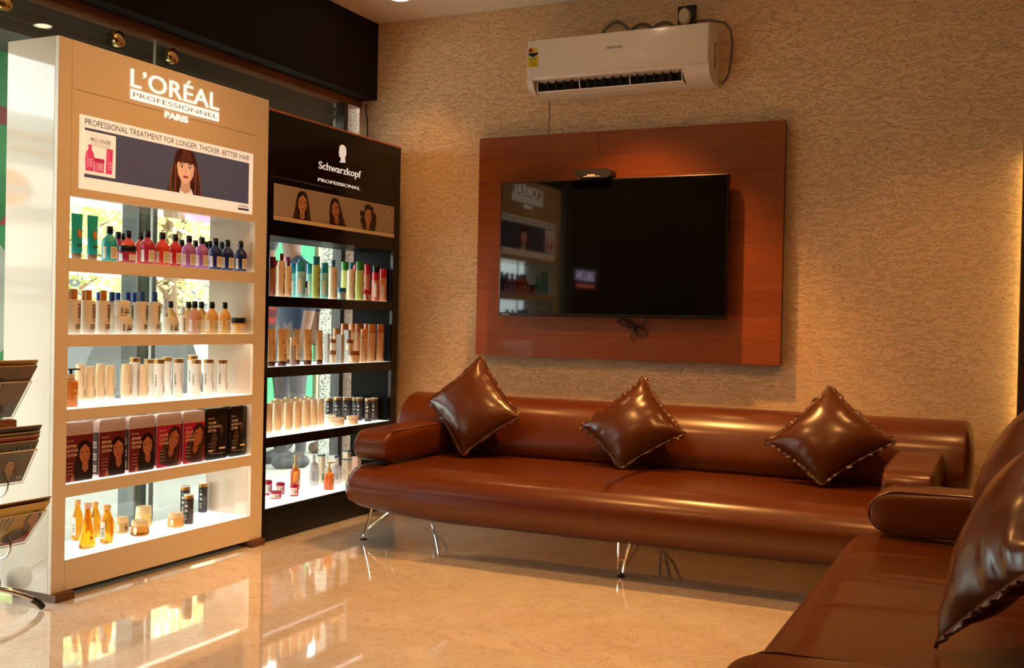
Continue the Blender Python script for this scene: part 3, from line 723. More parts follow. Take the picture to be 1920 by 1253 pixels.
n0 = len(P.v); P.v += Wm.v; P.f += [tuple(n0+i for i in f) for f in Wm.f]; P.c += Wm.c
P.build('banner_print', on_x(.0005, 0, 0), PRL, cA)
# panel joints of the cream front: fine grooves
g = G(); g.box(.0001, .0006, .078, 1.11, 1.8655, 1.8668); g.build('joint_line', mat('joint_shadow_gap', lin((.62,.50,.36)), .6), cA, smooth=0)
# black cabinet header
ltr2 = mat('white_letters', (.92,.90,.86), .3, emit=(1.0,.92,.82), es=.42)
raised([('Schwarzkopf', .390, 1.785, .036, .372, .0, 0)], cB, 0, .003, ltr2, 'brand_lettering'); raised([('PROFESSIONAL', .386, 1.722, .016, .372, -.004, 0)], cB, 0, .003, ltr2, 'lower_lettering')
g = G(); hd = [(-.006,.0),(.036,.004),(.037,.014),(.034,.030),(.040,.040),(.044,.055),(.042,.075),(.032,.088),(.016,.093),(.002,.090),(-.008,.080),(-.011,.066),(-.010,.060),(-.015,.050),(-.011,.047),(-.013,.041),(-.010,.038),(-.011,.031),(-.004,.027),(.003,.026),(.003,.014),(-.004,.006)]
g.extr([(.575+u*1.1, 1.840+v) for u, v in hd], .0002, .003, 'x'); g.build('head_emblem', ltr2, cB, smooth=0)
P = Print(); TA = hx('b4a494'); b0, b1, z0, z1 = .043, 1.099, 1.500, 1.670
P.rect(b0, z0, b1, z1, TA, 1); R = random.Random(5)
for i in range(60):
    u = R.uniform(b0, b1-.12); v = R.uniform(z0+.02, z1-.03); P.rect(u, v, u+R.uniform(.03,.12), v+R.uniform(.008,.03), tuple(c*R.uniform(.93,1.07) for c in TA), 1.2+i*.01)
SK = hx('d59a6e')
for a in ((.262, 1.596, .043, hx('2c1a12'), hx('8a5a2c'), SK, 'straight', hx('c89a3c'), 0., 1), (.538, 1.597, .041, hx('2a1812'), hx('5a3a28'), hx('c88a62'), 'straight', None, .22, 2), (.838, 1.592, .042, hx('1c100c'), hx('5c3422'), hx('cf8e62'), 'curly', None, 0., 3)):
    Wm = Print(); woman(Wm, a[0], a[1], a[2], a[3], a[4], a[5], a[6], dress=a[7], l=2.2, tilt=a[8], seed=a[9], width=1.12)
    Wm.v = [(p, max(z0+.0185, min(z1-.002, q)), l) for p, q, l in Wm.v]
    n0 = len(P.v); P.v += Wm.v; P.f += [tuple(n0+i for i in f) for f in Wm.f]; P.c += Wm.c
P.rect(b0, z0, b1, z0+.018, hx('f0d8b0'), 12); P.text('together. A passion for hair.', b0+.02, z0+.006, .007, INK, 13, .15)
P.text('Schwarzkopf', b1-.125, z0+.108, .014, hx('d8c8b4'), 9, .105); P.text('PROFESSIONAL', b1-.125, z0+.094, .006, hx('d8c8b4'), 9, .105); P.ell(b1-.068, z0+.138, .009, .012, hx('d8c8b4'), 9)
P.build('banner_print', on_x(.0005, 0, 0), PR, cB)

# ================================================================== television wall
WOOD = wood('red_brown_wood', lin((.53,.26,.095)), lin((.60,.31,.12)), .38, axis=0, scale=1.7)
tp = thing('wall_panel', 'large red-brown plank panel on the back wall behind the television', 'panel', (1.283, -.001, .865))
hw = .822; H = 1.178
G().box(-hw+.006, hw-.006, -.045, 0, .006, H-.006).build('backing_board', mat('dark_board', (.03,.012,.006), .7), tp, smooth=0)
R = random.Random(12); z = 0; rows = 10; rh = H/rows
for i in range(rows):
    cuts = [-hw] + ([R.uniform(-.35, .45)] if i % 3 != 1 else []) + [hw]
    for a, b in zip(cuts, cuts[1:]):
        pl = G().bbox(-(b-a)/2+.0004, (b-a)/2-.0004, -.060, -.0455, .0004, rh-.0004, .0007).build('plank', WOOD, tp, ((a+b)/2, 0, i*rh))
tv = thing('television', 'large black flat television mounted on the wooden panel', 'television', (1.246, -.062, 1.080))
g = G(); g.bbox(-.610, .610, -.080, -.040, 0, .706, .004); g.build('casing', mat('tv_casing', (.006,.006,.006), .3, coat=.3), tv)
g = G(); g.bbox(-.45, .45, -.041, -.012, .08, .50, .01); g.build('rear_housing', BLKPL, tv)
g = G(); g.box(-.25, .25, -.013, -.0005, .15, .42); g.build('wall_bracket', DARKM, tv, smooth=0)
g = G(); g.box(-.602, .602, -.0815, -.0798, .018, .698); g.build('screen', mat('tv_screen', (.003,.003,.0035), .03, coat=1.0), tv, smooth=0)
g = G(); g.bbox(-.610, .610, -.084, -.080, .0, .014, .001); g.build('bottom_bezel', mat('tv_bezel', (.02,.018,.018), .2, metal=.5), tv)
P = Print(); P.text('TOSHIBA', -.592, .005, .006, (.7,.7,.7), 1, .045); P.build('maker_print', on_y(-.0845, 0, 0), PR, tv)
sb_ = thing('settop_box', 'small black set-top box on top edge of the television', 'set-top box', (1.162, -.118, 1.787))
g = G(); g.extr([(-.095,.012),(-.072,0),(.085,0),(.100,.012),(.100,.034),(.082,.046),(-.095,.046)], -.055, .03, 'y'); g.build('case', mat('settop_black', (.02,.018,.02), .4), sb_)
G().box(-.045, .04, -.057, -.055, .006, .010).build('slot', mat('pale_slot', (.6,.55,.5), .4), sb_, smooth=0)
G().box(-.025, .015, -.0575, -.055, .010, .018).build('sticker', mat('pale_slot', (.6,.55,.5), .4), sb_, smooth=0)
# bundled cord
def coil(c, rx, rz, rot, turns, y, seed):
    R = random.Random(seed); pts = []
    for k in range(turns*18):
        a = 2*PI*k/18; q = 1+.10*math.sin(k*.37); x = rx*q*math.cos(a); z = rz*q*math.sin(a)
        pts.append((c[0]+x*math.cos(rot)-z*math.sin(rot), y+.004*math.sin(k*.5), c[1]+x*math.sin(rot)+z*math.cos(rot)))
    return pts
g = G(); g.tube(coil((1.325,1.050), .045, .014, -.35, 3, -.078, 1), .0028, 6); g.tube(coil((1.405,1.010), .035, .016, -.45, 2, -.078, 2), .0028, 6)
g.tube(coil((1.372,.990), .012, .026, -.25, 1, -.078, 3), .0028, 6)
g.tube([(1.442,-.085,1.082),(1.435,-.08,1.055),(1.405,-.078,1.040),(1.365,-.078,1.032)], .0028, 6)
g.tube([(1.300,-.085,1.085),(1.325,-.08,1.06),(1.365,-.078,1.03),(1.395,-.078,.995)], .0028, 6)
g.rbox((1.368,-.078,1.028), (.018,.014,.020), (.003,.003,.003), 1)
g.v = [(a-1.246, b+.062, c-1.080) for a, b, c in g.v]; g.build('power_cord', BLKPL, tv)['label'] = 'bundled black power cord'

# ================================================================== air conditioner
ACW = mat('ac_white_plastic', lin((.93,.90,.86)), .22, coat=.4)
ac = thing('air_conditioner', 'white split air conditioner high on the back wall', 'air conditioner', (1.28, -.001, 2.235))
W2 = .480
prof = [(0,.275),(-.015,.283),(-.15,.283),(-.185,.276),(-.200,.262),(-.203,.10),(-.196,.075),(-.186,.058),(-.172,.050),(-.10,.0),(0,.0)]
bodyp = [(0,.272),(-.15,.272),(-.19,.262),(-.196,.090),(-.190,.075)]
g = G(); g.extr([(0,.0),(-.095,.0),(-.120,.018),(-.120,.060),(-.190,.066),(-.198,.080),(-.198,.262),(-.186,.274),(-.15,.280),(0,.280)], -W2, W2, 'x')
g.build('body', ACW, ac, smooth=25)
# rounded lower lip either side of the outlet
for (x0, x1) in ((-W2, -.448), (.352, W2)):
    n = 7; arc = [(-.198+.103*(1-math.cos(PI/2*k/n))-.0008, .070-.071*math.sin(PI/2*k/n)) for k in range(n+1)]
    g = G(); g.extr([(-.05,.075)]+[(y, z) for y, z in [(-.198,.075)]+arc]+[(-.05,-.001)], x0-(.001 if x0 < 0 else 0), x1+(.001 if x0 > 0 else 0), 'x'); g.build('corner_shell', ACW, ac, smooth=50)
g = G(); g.rbox((0,-.200,.176), (.958,.014,.190), (.006,.006,.006), 2); g.build('front_panel', ACW, ac)
G().box(-.478, .478, -.2045, -.198, .083, .086).build('panel_gap', mat('ac_gap', (.15,.13,.11), .6), ac, smooth=0)
G().box(-.446, .350, -.122, -.118, .006, .068).build('outlet_cavity', mat('ac_dark', (.01,.01,.01), .6), ac, smooth=0)
g = G(); g.extr([(-.100,-.004),(-.150,.008),(-.153,.014),(-.104,.004)], -.440, .344, 'x'); g.build('flap', ACW, ac)
for k in range(18):
    x = -.425+.79*k/18
    g = G(); g.extr([(-.125,.008),(-.165,.055),(-.160,.064),(-.122,.064)], x, x+.0025, 'x'); o = g.build('vane', mat('ac_vane', (.05,.045,.04), .5), ac, smooth=0)
for x in (-.436, -.20, .07, .338):
    g = G(); g.tube([(x,-.150,.012),(x,-.165,.040),(x,-.160,.062)], .003, 6); g.build('flap_arm', ACW, ac)
P = Print(); P.text('VESTAR', -.045, .188, .011, hx('3a3430'), 1, .088, bold=.02)
P.build('maker_print', on_y(-.2072, 0, 0), PR, ac)
P = Print(); P.rect(-.472, .130, -.412, .190, hx('e8d23a'), 1); P.ell(-.442, .208, .030, .030, hx('efe6d4'), 2, 24); P.ell(-.442, .208, .024, .022, hx('e2b93a'), 3, 16, 0, PI)
P.ell(-.442, .208, .029, .029, hx('c0282c'), 4, 8, PI*.62, PI); P.poly([(-.442,.208),(-.470,.212),(-.455,.234)], hx('c0282c'), 4); P.poly([(-.472,.204),(-.412,.204),(-.418,.192),(-.432,.186),(-.442,.180),(-.452,.186),(-.466,.192)], hx('25242a'), 5)
for k in range(5): P.rect(-.462, .138+.008*k, -.424+.004*(k % 2), .140+.008*k, hx('6a7a2a'), 3)
P.rect(-.462, .178-.004, -.424, .182-.004, hx('3f9a52'), 3); P.text('2', -.445, .199, .010, hx('25242a'), 6, .006)
P.build('energy_label', on_y(-.2072, 0, 0), PR, ac)
P = Print(); P.rect(.05, .08, .075, .20, hx('3a3a3a'), 1); 
for k in range(9): P.rect(.054, .088+.012*k, .071, .094+.012*k, hx('c8c0b4'), 2)
P.build('side_label', lambda u, v, l: (.4805+EPS*l, -u-.02, v), PR, ac)
cb = mat('grey_conduit', (.16,.14,.12), .6)
g = G()
for (x0, x1, h) in ((1.10, 1.33, .104), (1.25, 1.46, .080), (1.36, 1.58, .076)):
    g.tube([(x0+(x1-x0)*k/12, -.012, 2.508+h*math.sin(PI*k/12)) for k in range(13)], .007, 6)
tag(g.build('conduit', cb), 'looped grey conduits above the air conditioner', 'conduit')
g = G(); g.tube([(1.64,-.010,2.575),(1.72,-.012,2.57),(1.785,-.012,2.55),(1.815,-.012,2.51),(1.825,-.012,2.44),(1.82,-.012,2.36),(1.812,-.012,2.30),(1.795,-.012,2.262),(1.775,-.012,2.252)], .005, 8)
tag(g.build('power_cable', cb), 'grey cable curving around right end of the air conditioner', 'cable')
so = thing('wall_socket', 'black wall socket with a white plug above the air conditioner', 'socket', (1.592, -.001, 2.545))
g = G(); g.rbox((0,-.008,.055), (.095,.016,.110), (.006,.005,.006), 2); g.build('plate', mat('socket_black', (.015,.013,.012), .3), so)
g = G(); g.lathe([(0,-.02),(.027,-.02),(.030,-.012),(.030,.012),(.024,.02),(0,.02)], 24, sy=1.35); g.build('plug', mat('plug_white', lin((.85,.78,.68)), .4), so, (-.004,-.034,.050), (PI/2,0,0))
g = G(); g.tube([(-.300,0,2.290),(-.306,0,2.262),(-.300,0,2.235),(-.292,0,2.20),(-.290,0,2.15),(-.289,0,2.05),(-.289,0,1.9)], .004, 8)
tag(g.build('cable', BLKPL, loc=(0,-.020,0)), 'black cable running down the plaster behind the black cabinet', 'cable')

# framed panel with a warm light strip behind it, far right
mp = thing('backlit_panel', 'dark framed panel with warm glow behind, at far right of back wall', 'panel', (3.135, -.001, .50))
DKW = wood('dark_frame_wood', lin((.20,.12,.08)), lin((.28,.17,.11)), .5, axis=2)
g = G(); g.bbox(0, .035, -.075, -.045, 0, 1.40, .006); g.build('frame_stile', DKW, mp)
g = G(); g.bbox(1.165, 1.20, -.075, -.045, 0, 1.40, .006); g.build('frame_stile', DKW, mp)
g = G(); g.bbox(.035, 1.165, -.075, -.045, 0, .035, .003); g.build('frame_rail', DKW, mp)
g = G(); g.bbox(.035, 1.165, -.075, -.045, 1.365, 1.40, .003); g.build('frame_rail', DKW, mp)
G().box(.035, 1.165, -.06, -.05, .035, 1.365).build('mirror', mat('mirror', (.8,.8,.8), .02, metal=1), mp, smooth=0)
G().box(.05, 1.15, -.045, 0, .06, 1.34).build('mount', DARKM, mp, smooth=0)
G().box(.040, .048, -.038, -.006, .08, 1.32).build('light_strip', mat('warm_led', (1,1,1), emit=(1.0,.62,.18), es=7), mp, smooth=0)
# neon sign on the dark left wall (seen mirrored in the television)
ns = thing('neon_sign', 'SALON neon sign on the dark left wall, mirrored in the television', 'sign', (-.285, -3.95, 1.42))
raised([('SALON', 0, 0, .085, .42, .0, 0)], ns, 0, .006, mat('neon_violet', (1,1,1), emit=(.8,.65,1.0), es=2.0), 'letters')
G().box(0, .008, 0, .42, -.06, -.035).build('red_tube', mat('neon_red', (1,1,1), emit=(1.0,.08,.05), es=1.6), ns, smooth=0)
G().box(-.014, -.001, -.03, .45, -.09, .12).build('backing', BLKPL, ns, smooth=0)

# ================================================================== sofas
LEA = leather('tan_brown_leather', lin((.36,.165,.03)), lin((.40,.185,.04)), .30, .06)
SEAM = mat('leather_seam', lin((.30,.12,.05)), .5)
def sofa(name, label, L, loc, rz, seams, legs, inset=.15, creases=()):
    t = thing(name, label, 'sofa', loc, rz); rs = random.Random(int(L*100))
    sx0, sx1 = inset, L-inset*.55
    # seat: one long bolster with rounded ends; underside lifts toward the ends
    def fs(x, y, z):
        u = (x-(sx0+sx1)/2)/((sx1-sx0)/2); e = max(0, abs(u)-.55)/.45
        if z < .27: z += .045*e*e*(1 if z < .2 else .5)
        if z > .36:
            z += .010*math.cos(u*3)*max(0, 1-abs(y+.75)/.4)-.004
            for s_ in seams:
                d = abs(x-(sx0+(sx1-sx0)*s_)); 
                if d < .03: z -= .004*(1-d/.03)
            for c_ in creases:
                d = abs(x-(c_+.035*math.sin(3.2*y+c_*9)))
                if y > -1.08: z -= .0045*math.exp(-(d/.012)**2)-.002*math.exp(-((d-.03)/.02)**2)
        return (x, y, z)
    g = G(); g.rbox(((sx0+sx1)/2, -.70, .262), (sx1-sx0, .93, .245), (.085,.165,.115), 8, fs, (150 if creases else 48, 6, 1)); g.build('seat', LEA, t, smooth=60)
    for s_ in seams:
        x = sx0+(sx1-sx0)*s_; pts = []
        for k in range(15):
            a = PI/2 + PI*k/14*1.0; pts.append((x, -.995+.172*math.cos(a)*1.0, .262+.1235*math.sin(a)+.0005))
        pts = [(x, -.45, .3845), (x, -.8, .3895)] + [(x, y, z) for x, y, z in pts]
        for dx in (-.006, .006):
            g = G(); g.tube([(p[0]+dx, p[1], p[2]) for p in pts], .0016, 5); g.build('seam', SEAM, t)
    # back: long roll leaning on the wall side
    def fb(x, y, z): 
        u = (x-L/2)/(L/2); return (x, y-.10*(.66-z)/.3*1.0, z)
    g = G(); g.rbox((L/2, -.235, .505), (L, .31, .315), (.035,.150,.125), 8, fb, (40, 1, 2)); g.build('backrest', LEA, t, smooth=60)
    for s_ in seams:
        x = L*s_; pts = []
        for k in range(14):
            a = .3+(PI-.1)*k/13; p = fb(x, -.235+.1565*math.cos(a), .538+.1265*math.sin(a)); pts.append(p)
        g = G(); g.tube(pts, .0015, 5); g.build('seam', SEAM, t)
    # arms
    for (x0, x1) in ((sx0+.025, sx0+.215), (sx1-.215, sx1-.025)):
        def fa(x, y, z): return (x, y, z - (.012*max(0, (-y-.80))/.3 if z > .46 else 0))
        g = G(); g.rbox(((x0+x1)/2, -.72, .463), (x1-x0, .70, .146), (.020,.080,.052), 6, fa, (2, 6, 1)); ar = g.build('armrest', LEA, t, smooth=60)
        for x in (x0+.012, x1-.012):
            pts = [(x, -.45, .5360)]
            for k in range(12):
                a = PI/2+PI*.98*k/11; pts.append(fa(x, -.985+.0855*math.cos(a), .463+(.0737 if abs(math.sin(a)) > .9 else .070)*math.sin(a)))
            g = G(); g.tube(pts, .0028, 6); g.build('piping', LEA, ar)
    # hairpin legs
    for (x, y, s) in legs:
        g = G(); f = -1 if y < -.6 else 1
        if 1.2 < x < 1.6:
            g.tube([(x-.012, y, .19), (x-.012, y, .09), (x-.010, y, .028), (x, y, .012), (x+.010, y, .020), (x+.016, y, .06), (x+.030, y, .12), (x+.048, y, .19)], .0065, 8)
            g.tube([(x+.008, y, .030), (x+.04, y+.05, .09), (x+.075, y+.09, .19)], .0055, 8)
            g.tube([(x+.001, y, .072), (x+.018, y, .074)], .004, 6)
        else:
            g.tube([(x, y, .008), (x+.03*s, y, .10), (x+.055*s, y, .205)], .0075, 8)
            g.tube([(x+.012*s, y, .045), (x+.075*s, y-.02*f, .098), (x+.115*s, y-.035*f, .135), (x+.118*s, y-.035*f, .175)], .006, 8)
            g.tube([(x+.012*s, y, .045), (x+.06*s, y-.10*f, .098), (x+.088*s, y-.125*f, .135), (x+.09*s, y-.125*f, .175)], .006, 8)
        lg = g.build('leg', CHROME, t)
        g = G(); g.lathe([(0,0),(.017,0),(.018,.004),(.010,.009),(0,.010)], 16); g.build('foot_pad', mat('rubber_pad', (.05,.02,.015), .6), lg, (x, y, 0))
    return t
sofa('sofa', 'long tan-brown leather sofa along the back wall under the television', 2.79, (.185, -.015, 0), 0, [.5],
     [(.165,-.95,1),(1.482,-1.03,1),(2.52,-.95,-1),(.19,-.34,1),(1.45,-.34,1),(2.52,-.34,-1)], inset=.145)
sofa('sofa', 'tan-brown leather sofa at right foreground, facing the cabinets', 2.52, (3.775, -1.275, 0), -PI/2, [.74],
     [(.165,-.95,1),(1.25,-1.0,1),(2.25,-.95,-1),(.19,-.34,1),(2.25,-.34,-1)], inset=.145, creases=(.60, .95, 1.02, 1.28))

# ================================================================== cushions
CUL = [leather('cushion_leather', lin((.31,.155,.045)), lin((.36,.18,.055)), .27, .05)]
def cushion(label, top, right, bottom, left, thick, seed, wr=.006):
    C4 = [Vector(p) for p in (bottom, right, top, left)]      # u,v corners (-1,-1),(1,-1),(1,1),(-1,1)
    c = sum(C4, Vector())/4; nrm = ((C4[1]-C4[3]).cross(C4[2]-C4[0])).normalized()
    t = thing('cushion', label, 'cushion', c)
    R = random.Random(seed); ph = [R.uniform(0, 6) for _ in range(8)]
    def base(u, v):
        u *= 1-.075*(1-v*v); v *= 1-.075*(1-u*u)
        p = (C4[0]*(1-u)*(1-v)+C4[1]*(1+u)*(1-v)+C4[2]*(1+u)*(1+v)+C4[3]*(1-u)*(1+v))/4
        return p-c
    n = 30; g = G(); 
    def height(u, v):
        e = (1-abs(u)**2.4)*(1-abs(v)**2.4); h = thick*max(0, e)**.55
        w = 0
        for k, (s, q) in enumerate(((u, v), (v, u))):
            # puckers that run in from each seam and fade
            w += wr*math.sin(q*(15+3*math.sin(ph[k]))+ph[k+2]+2*math.sin(3*q+ph[k]))*(abs(s)**3)*(1-abs(q)**4)
        return h + w*min(1, h/(thick*.35))
    for sgn in (1, -1):
        vs = []; fs = []
        for i in range(n+1):
            for j in range(n+1):
                u = math.sin(PI/2*(2*i/n-1)); v = math.sin(PI/2*(2*j/n-1))
                vs.append(base(u, v)+nrm*sgn*(height(u, v)*(1 if sgn > 0 else .8)+.0015))
        for i in range(n):
            for j in range(n): fs.append((i*(n+1)+j, (i+1)*(n+1)+j, (i+1)*(n+1)+j+1, i*(n+1)+j+1))
        g.add(vs, fs)
    me = g.build('cover', CUL[0], t, smooth=70)
    bm = bmesh.new(); bm.from_mesh(me.data); bmesh.ops.remove_doubles(bm, verts=bm.verts[:], dist=.0004); bm.to_mesh(me.data); bm.free()
    # gathered flange round the seam
    g = G(); m = 160; ring = []
    for k in range(m):
        a = 4*k/m; q = a % 1; s = int(a); w = 2*q-1
        u, v = [(w, -1), (1, w), (-w, 1), (-1, -w)][s]
        p = base(u, v); du, dv = [(0, -1), (1, 0), (0, 1), (-1, 0)][s]
        oc = base(u*1.0+du*.105, v*1.0+dv*.105)-p
        f = .75+.22*math.sin(k*.42+ph[0])+.12*math.sin(k*1.1+ph[1])
        ring.append((p, p+oc*.6+nrm*.003*math.sin(k*1.7+ph[2]), p+oc*f+nrm*.005*math.sin(k*1.1+ph[3])))
    vs = []; fs = []
    for (a, b, d) in ring: vs += [a+nrm*.004, b+nrm*.0035, d+nrm*.001, d-nrm*.001, b-nrm*.0035, a-nrm*.004]
    for k in range(m):
        l = (k+1) % m
        for q in range(6): fs.append((k*6+q, l*6+q, l*6+(q+1) % 6, k*6+(q+1) % 6))
    g.add(vs, fs); g.build('gathered_edge', CUL[0], t, smooth=60)
    return t
cushion('glossy brown leather cushion leaning by the left armrest of long sofa', (.668,-.402,.862), (.958,-.546,.590), (.700,-.640,.399), (.440,-.518,.640), .070, 1, .003)
cushion('glossy brown leather cushion in the middle of the long sofa', (1.55,-.440,.793), (1.782,-.560,.560), (1.516,-.645,.396), (1.286,-.556,.566), .075, 2, .005)
cushion('glossy brown leather cushion toward the right end of the long sofa', (2.396,-.440,.790), (2.678,-.550,.582), (2.402,-.645,.396), (2.160,-.566,.548), .075, 3, .003)
cushion('brown leather cushion leaning at the far armrest of right sofa', (3.31,-1.85,.94), (3.17,-2.08,.64), (3.01,-1.80,.408), (3.13,-1.55,.72), .085, 4, .008)
cushion('largest nearest brown leather cushion on the right sofa, puckered seams', (3.33,-2.83,.93), (3.165,-3.13,.63), (2.992,-2.88,.408), (3.13,-2.60,.71), .090, 5, .011)
# ================================================================== products on the shelves
def wrap_label(P, r, z0, z1, a0, a1, bg, ink, lines=5, title=None, tc=None):
    P.rect(a0*r, z0, a1*r, z1, bg, 1, nu=8); w = (a1-a0)*r; h = z1-z0
    if title: P.text(title, a0*r+w*.12, z1-h*.2, h*.09, ink, 2, w*.5)
    for k in range(lines):
        zz = z1-h*(.32+.6*k/lines); P.rect(a0*r+w*.12, zz, a0*r+w*(.85-.15*(k % 3)), zz+h*.025, ink, 2, nu=3)
def bars(P, r, z0, z1, a0, a1, ink, n, seed=1):
    R = random.Random(seed)
    for k in range(n):
        zz = z0+(z1-z0)*k/n; P.rect(a0*r, zz, (a0+(a1-a0)*R.uniform(.6,1))*r, zz+(z1-z0)/n*.45, ink, 2, nu=3)
def LA(prof, m, t, name, n=22, **k): g = G(); g.lathe(prof, n, **k); return g.build(name, m, t)
CAPB = mat('black_cap', (.008,.008,.008), .25, coat=.3)
PB = dict(pb_teal=(hx('30b0bc'),'teal'), pb_berry=(hx('b02a4c'),'berry-pink'), pb_coral=(hx('e04a38'),'coral-orange'), pb_red=(hx('c22f38'),'red'), pb_lilac=(hx('a868b8'),'lilac'),
          pb_navy=(hx('1c2c6c'),'navy'), pb_honey=(hx('e8b868'),'honey-yellow'), pb_rose=(hx('d6a090'),'rose-beige'))
PAPER = hx('ecdcc4'); DINK = hx('4a3c34')
WHB = mat('white_bottle', lin((.93,.90,.85)), .3, coat=.3); GOLDM = mat('gold_band', lin((.80,.58,.30)), .25, metal=.8); BEIGE = mat('beige_bottle', lin((.88,.74,.56)), .35, coat=.2)
def gelm(name, c, es=.0): return mat('gel_'+name, c, .06, trans=.80, coat=.3, ior=1.33)
AMB = gelm('amber', hx('ffb428')); AMB2 = gelm('amber_deep', hx('e0881a')); CLR = gelm('clear_blue', hx('a8e4ea')); PUMPA = gelm('copper', hx('f07a34'))
DESC = {}
def b_pb(k, t, r, h):
    c, n = PB[k]; m = mat('shampoo_'+k, c, .15, coat=.4)
    LA([(0,0),(.93*r,0),(r,.03*h),(r,.50*h),(.96*r,.57*h),(.82*r,.645*h),(.60*r,.70*h),(.42*r,.735*h),(.37*r,.76*h),(.37*r,.80*h),(0,.80*h)], m, t, 'bottle')
    LA([(.40*r,.795*h),(.44*r,.80*h),(.44*r,.86*h),(.40*r,.985*h),(.36*r,h),(0,h)], CAPB, t, 'cap')
    P = Print(); wrap_label(P, r, .08*h, .42*h, -.62, .45, PAPER, DINK, 5, "Expert"); wrap_label(P, r, .08*h, .42*h, -1.75, -1.2, hx('f4f2ee'), DINK, 3)
    P.rect(-.45*r, .455*h, .35*r, .475*h, tuple(q*.5 for q in c), 1.5, nu=5)
    P.build('label_print', on_cyl(r), PR, t)
def b_jar(k, t, r, h):
    c = {'jar_berry': hx('b02a4c'), 'jar_honey': hx('e8b868'), 'j_blue': hx('8fa2aa'), 'j_red': hx('c05a4c'), 'j_brown': hx('dcb488'), 'j_brown2': hx('e4c8a0'), 'jw': hx('eed8b8')}[k]
    lid = {'jar_berry': CAPB.name, 'jar_honey': CAPB.name}.get(k)
    lm = CAPB if lid else mat('lid_'+k, {'j_blue': hx('186a9a'), 'j_red': hx('c8202c'), 'j_brown': hx('8a4a28'), 'j_brown2': hx('8a4a28'), 'jw': hx('f2dfc2')}[k], .3)
    LA([(0,0),(.92*r,0),(.97*r,.04*h),(.97*r,.60*h),(.90*r,.66*h),(0,.66*h)], mat('jar_'+k, c, .2, coat=.3), t, 'jar')
    LA([(.97*r,.665*h),(r,.68*h),(r,.97*h),(.96*r,h),(0,h)], lm, t, 'lid')
    P = Print(); wrap_label(P, .97*r, .14*h, .50*h, -.55, .5, PAPER, DINK, 3); wrap_label(P, .97*r, .10*h, .50*h, -1.75, -1.25, hx('f4f2ee'), DINK, 2); P.build('label_print', on_cyl(.97*r), PR, t)
def b_jarw(k, t, r, h):
    LA([(0,0),(.80*r,0),(.95*r,.10*h),(r,.35*h),(r,.62*h),(0,.62*h)], WHB, t, 'jar'); LA([(1.0*r,.63*h),(1.0*r,.80*h),(.95*r,.93*h),(.82*r,h),(0,h)], WHB, t, 'lid')
    P = Print(); P.rect(-.35*r,.22*h,.40*r,.30*h,DINK,1,4); P.rect(-.30*r,.34*h,.35*r,.38*h,DINK,1,4); P.rect(-.30*r,.44*h,.20*r,.49*h,DINK,1,3)
    P.rect(.55*r,.18*h,.72*r,.55*h,hx('5a4030'),1,2); P.rect(-.75*r,.18*h,-.60*r,.55*h,hx('6a6058'),1,2); P.build('label_print', on_cyl(r), PR, t)
def b_w(k, t, r, h):
    cap = mat('amber_cap', hx('c07a28'), .25, coat=.3) if k == 'wa' else mat('blue_cap', hx('1f4a98'), .3)
    LA([(0,0),(.86*r,0),(.95*r,.03*h),(r,.12*h),(r,.72*h),(.96*r,.755*h),(.45*r,.77*h),(0,.77*h)], WHB, t, 'bottle'); LA([(.47*r,.771*h),(.47*r,.985*h),(.43*r,h),(0,h)], cap, t, 'cap')
    P = Print(); dk = hx('5a3418') if k == 'wa' else hx('23303c')
    P.rect(-.15*r,.64*h,.72*r,.67*h,dk,1,5)
    for i in range(5): P.rect((-.12+.17*i)*r,.46*h,(-.02+.17*i)*r,.62*h,dk,1,1)
    for i in range(5): P.poly([((-.12+.16*i)*r,.34*h),((-.04+.16*i)*r,.34*h),((.02+.12*i)*r,.46*h),((-.06+.12*i)*r,.46*h)],dk,1)
    P.rect(-.1*r,.29*h,.55*r,.305*h,dk,1,4); bars(P, r, .12*h, .24*h, -.4, .6, dk, 5); P.build('label_print', on_cyl(r), PR, t)
def b_tube(k, t, r, h, col=None, cap=None, pr=None):
    # flattened tube standing on its cap: round at the foot, a flat crimp on top
    m = col or mat('teal_tube', hx('22b4b8'), .28, coat=.3); c2 = cap or mat('bronze_cap', hx('9c7a66'), .3, metal=.4)
    g = G(); rings = []; n = 22
    for k_, (z, rx, ry) in enumerate(((.13,.70,.72),(.18,.72,.76),(.45,.55,.85),(.75,.28,.95),(.95,.05,1.02),(1.0,.04,1.02))):
        rings.append([(rx*r*math.cos(2*PI*i/n), ry*r*math.sin(2*PI*i/n), z*h) for i in range(n)])
    vs = [p for q in rings for p in q]; fs = [tuple(range(n-1,-1,-1)), tuple((len(rings)-1)*n+i for i in range(n))]
    for a in range(len(rings)-1):
        for i in range(n): fs.append((a*n+i, a*n+(i+1) % n, (a+1)*n+(i+1) % n, (a+1)*n+i))
    g.add(vs, fs); g.build('tube', m, t, smooth=60); LA([(0,0),(.62*r,0),(.66*r,.01*h),(.66*r,.13*h),(0,.135*h)], c2, t, 'cap')
    P = Print(); f = lambda u, v, l: (r*(.72+(.04-.72)*max(0, (v/h-.18))/.82)*math.sqrt(max(.03, 1-(u/r)**2))+EPS*6*l, u, v)
    if pr: pr(P, r, h)
    else:
        P.ell(.05*r,.56*h,.42*r,.10*h,hx('b07a3c'),1,20); P.ell(.05*r,.56*h,.34*r,.08*h,hx('d8a05a'),2,20); P.rect(-.1*r,.545*h,.25*r,.555*h,hx('7a4a20'),3,2); P.rect(-.4*r,.28*h,.45*r,.32*h,hx('2a2a30'),1,4); P.rect(-.3*r,.293*h,.35*r,.305*h,hx('c05a4a'),2,3)
    P.build('label_print', f, PR, t)
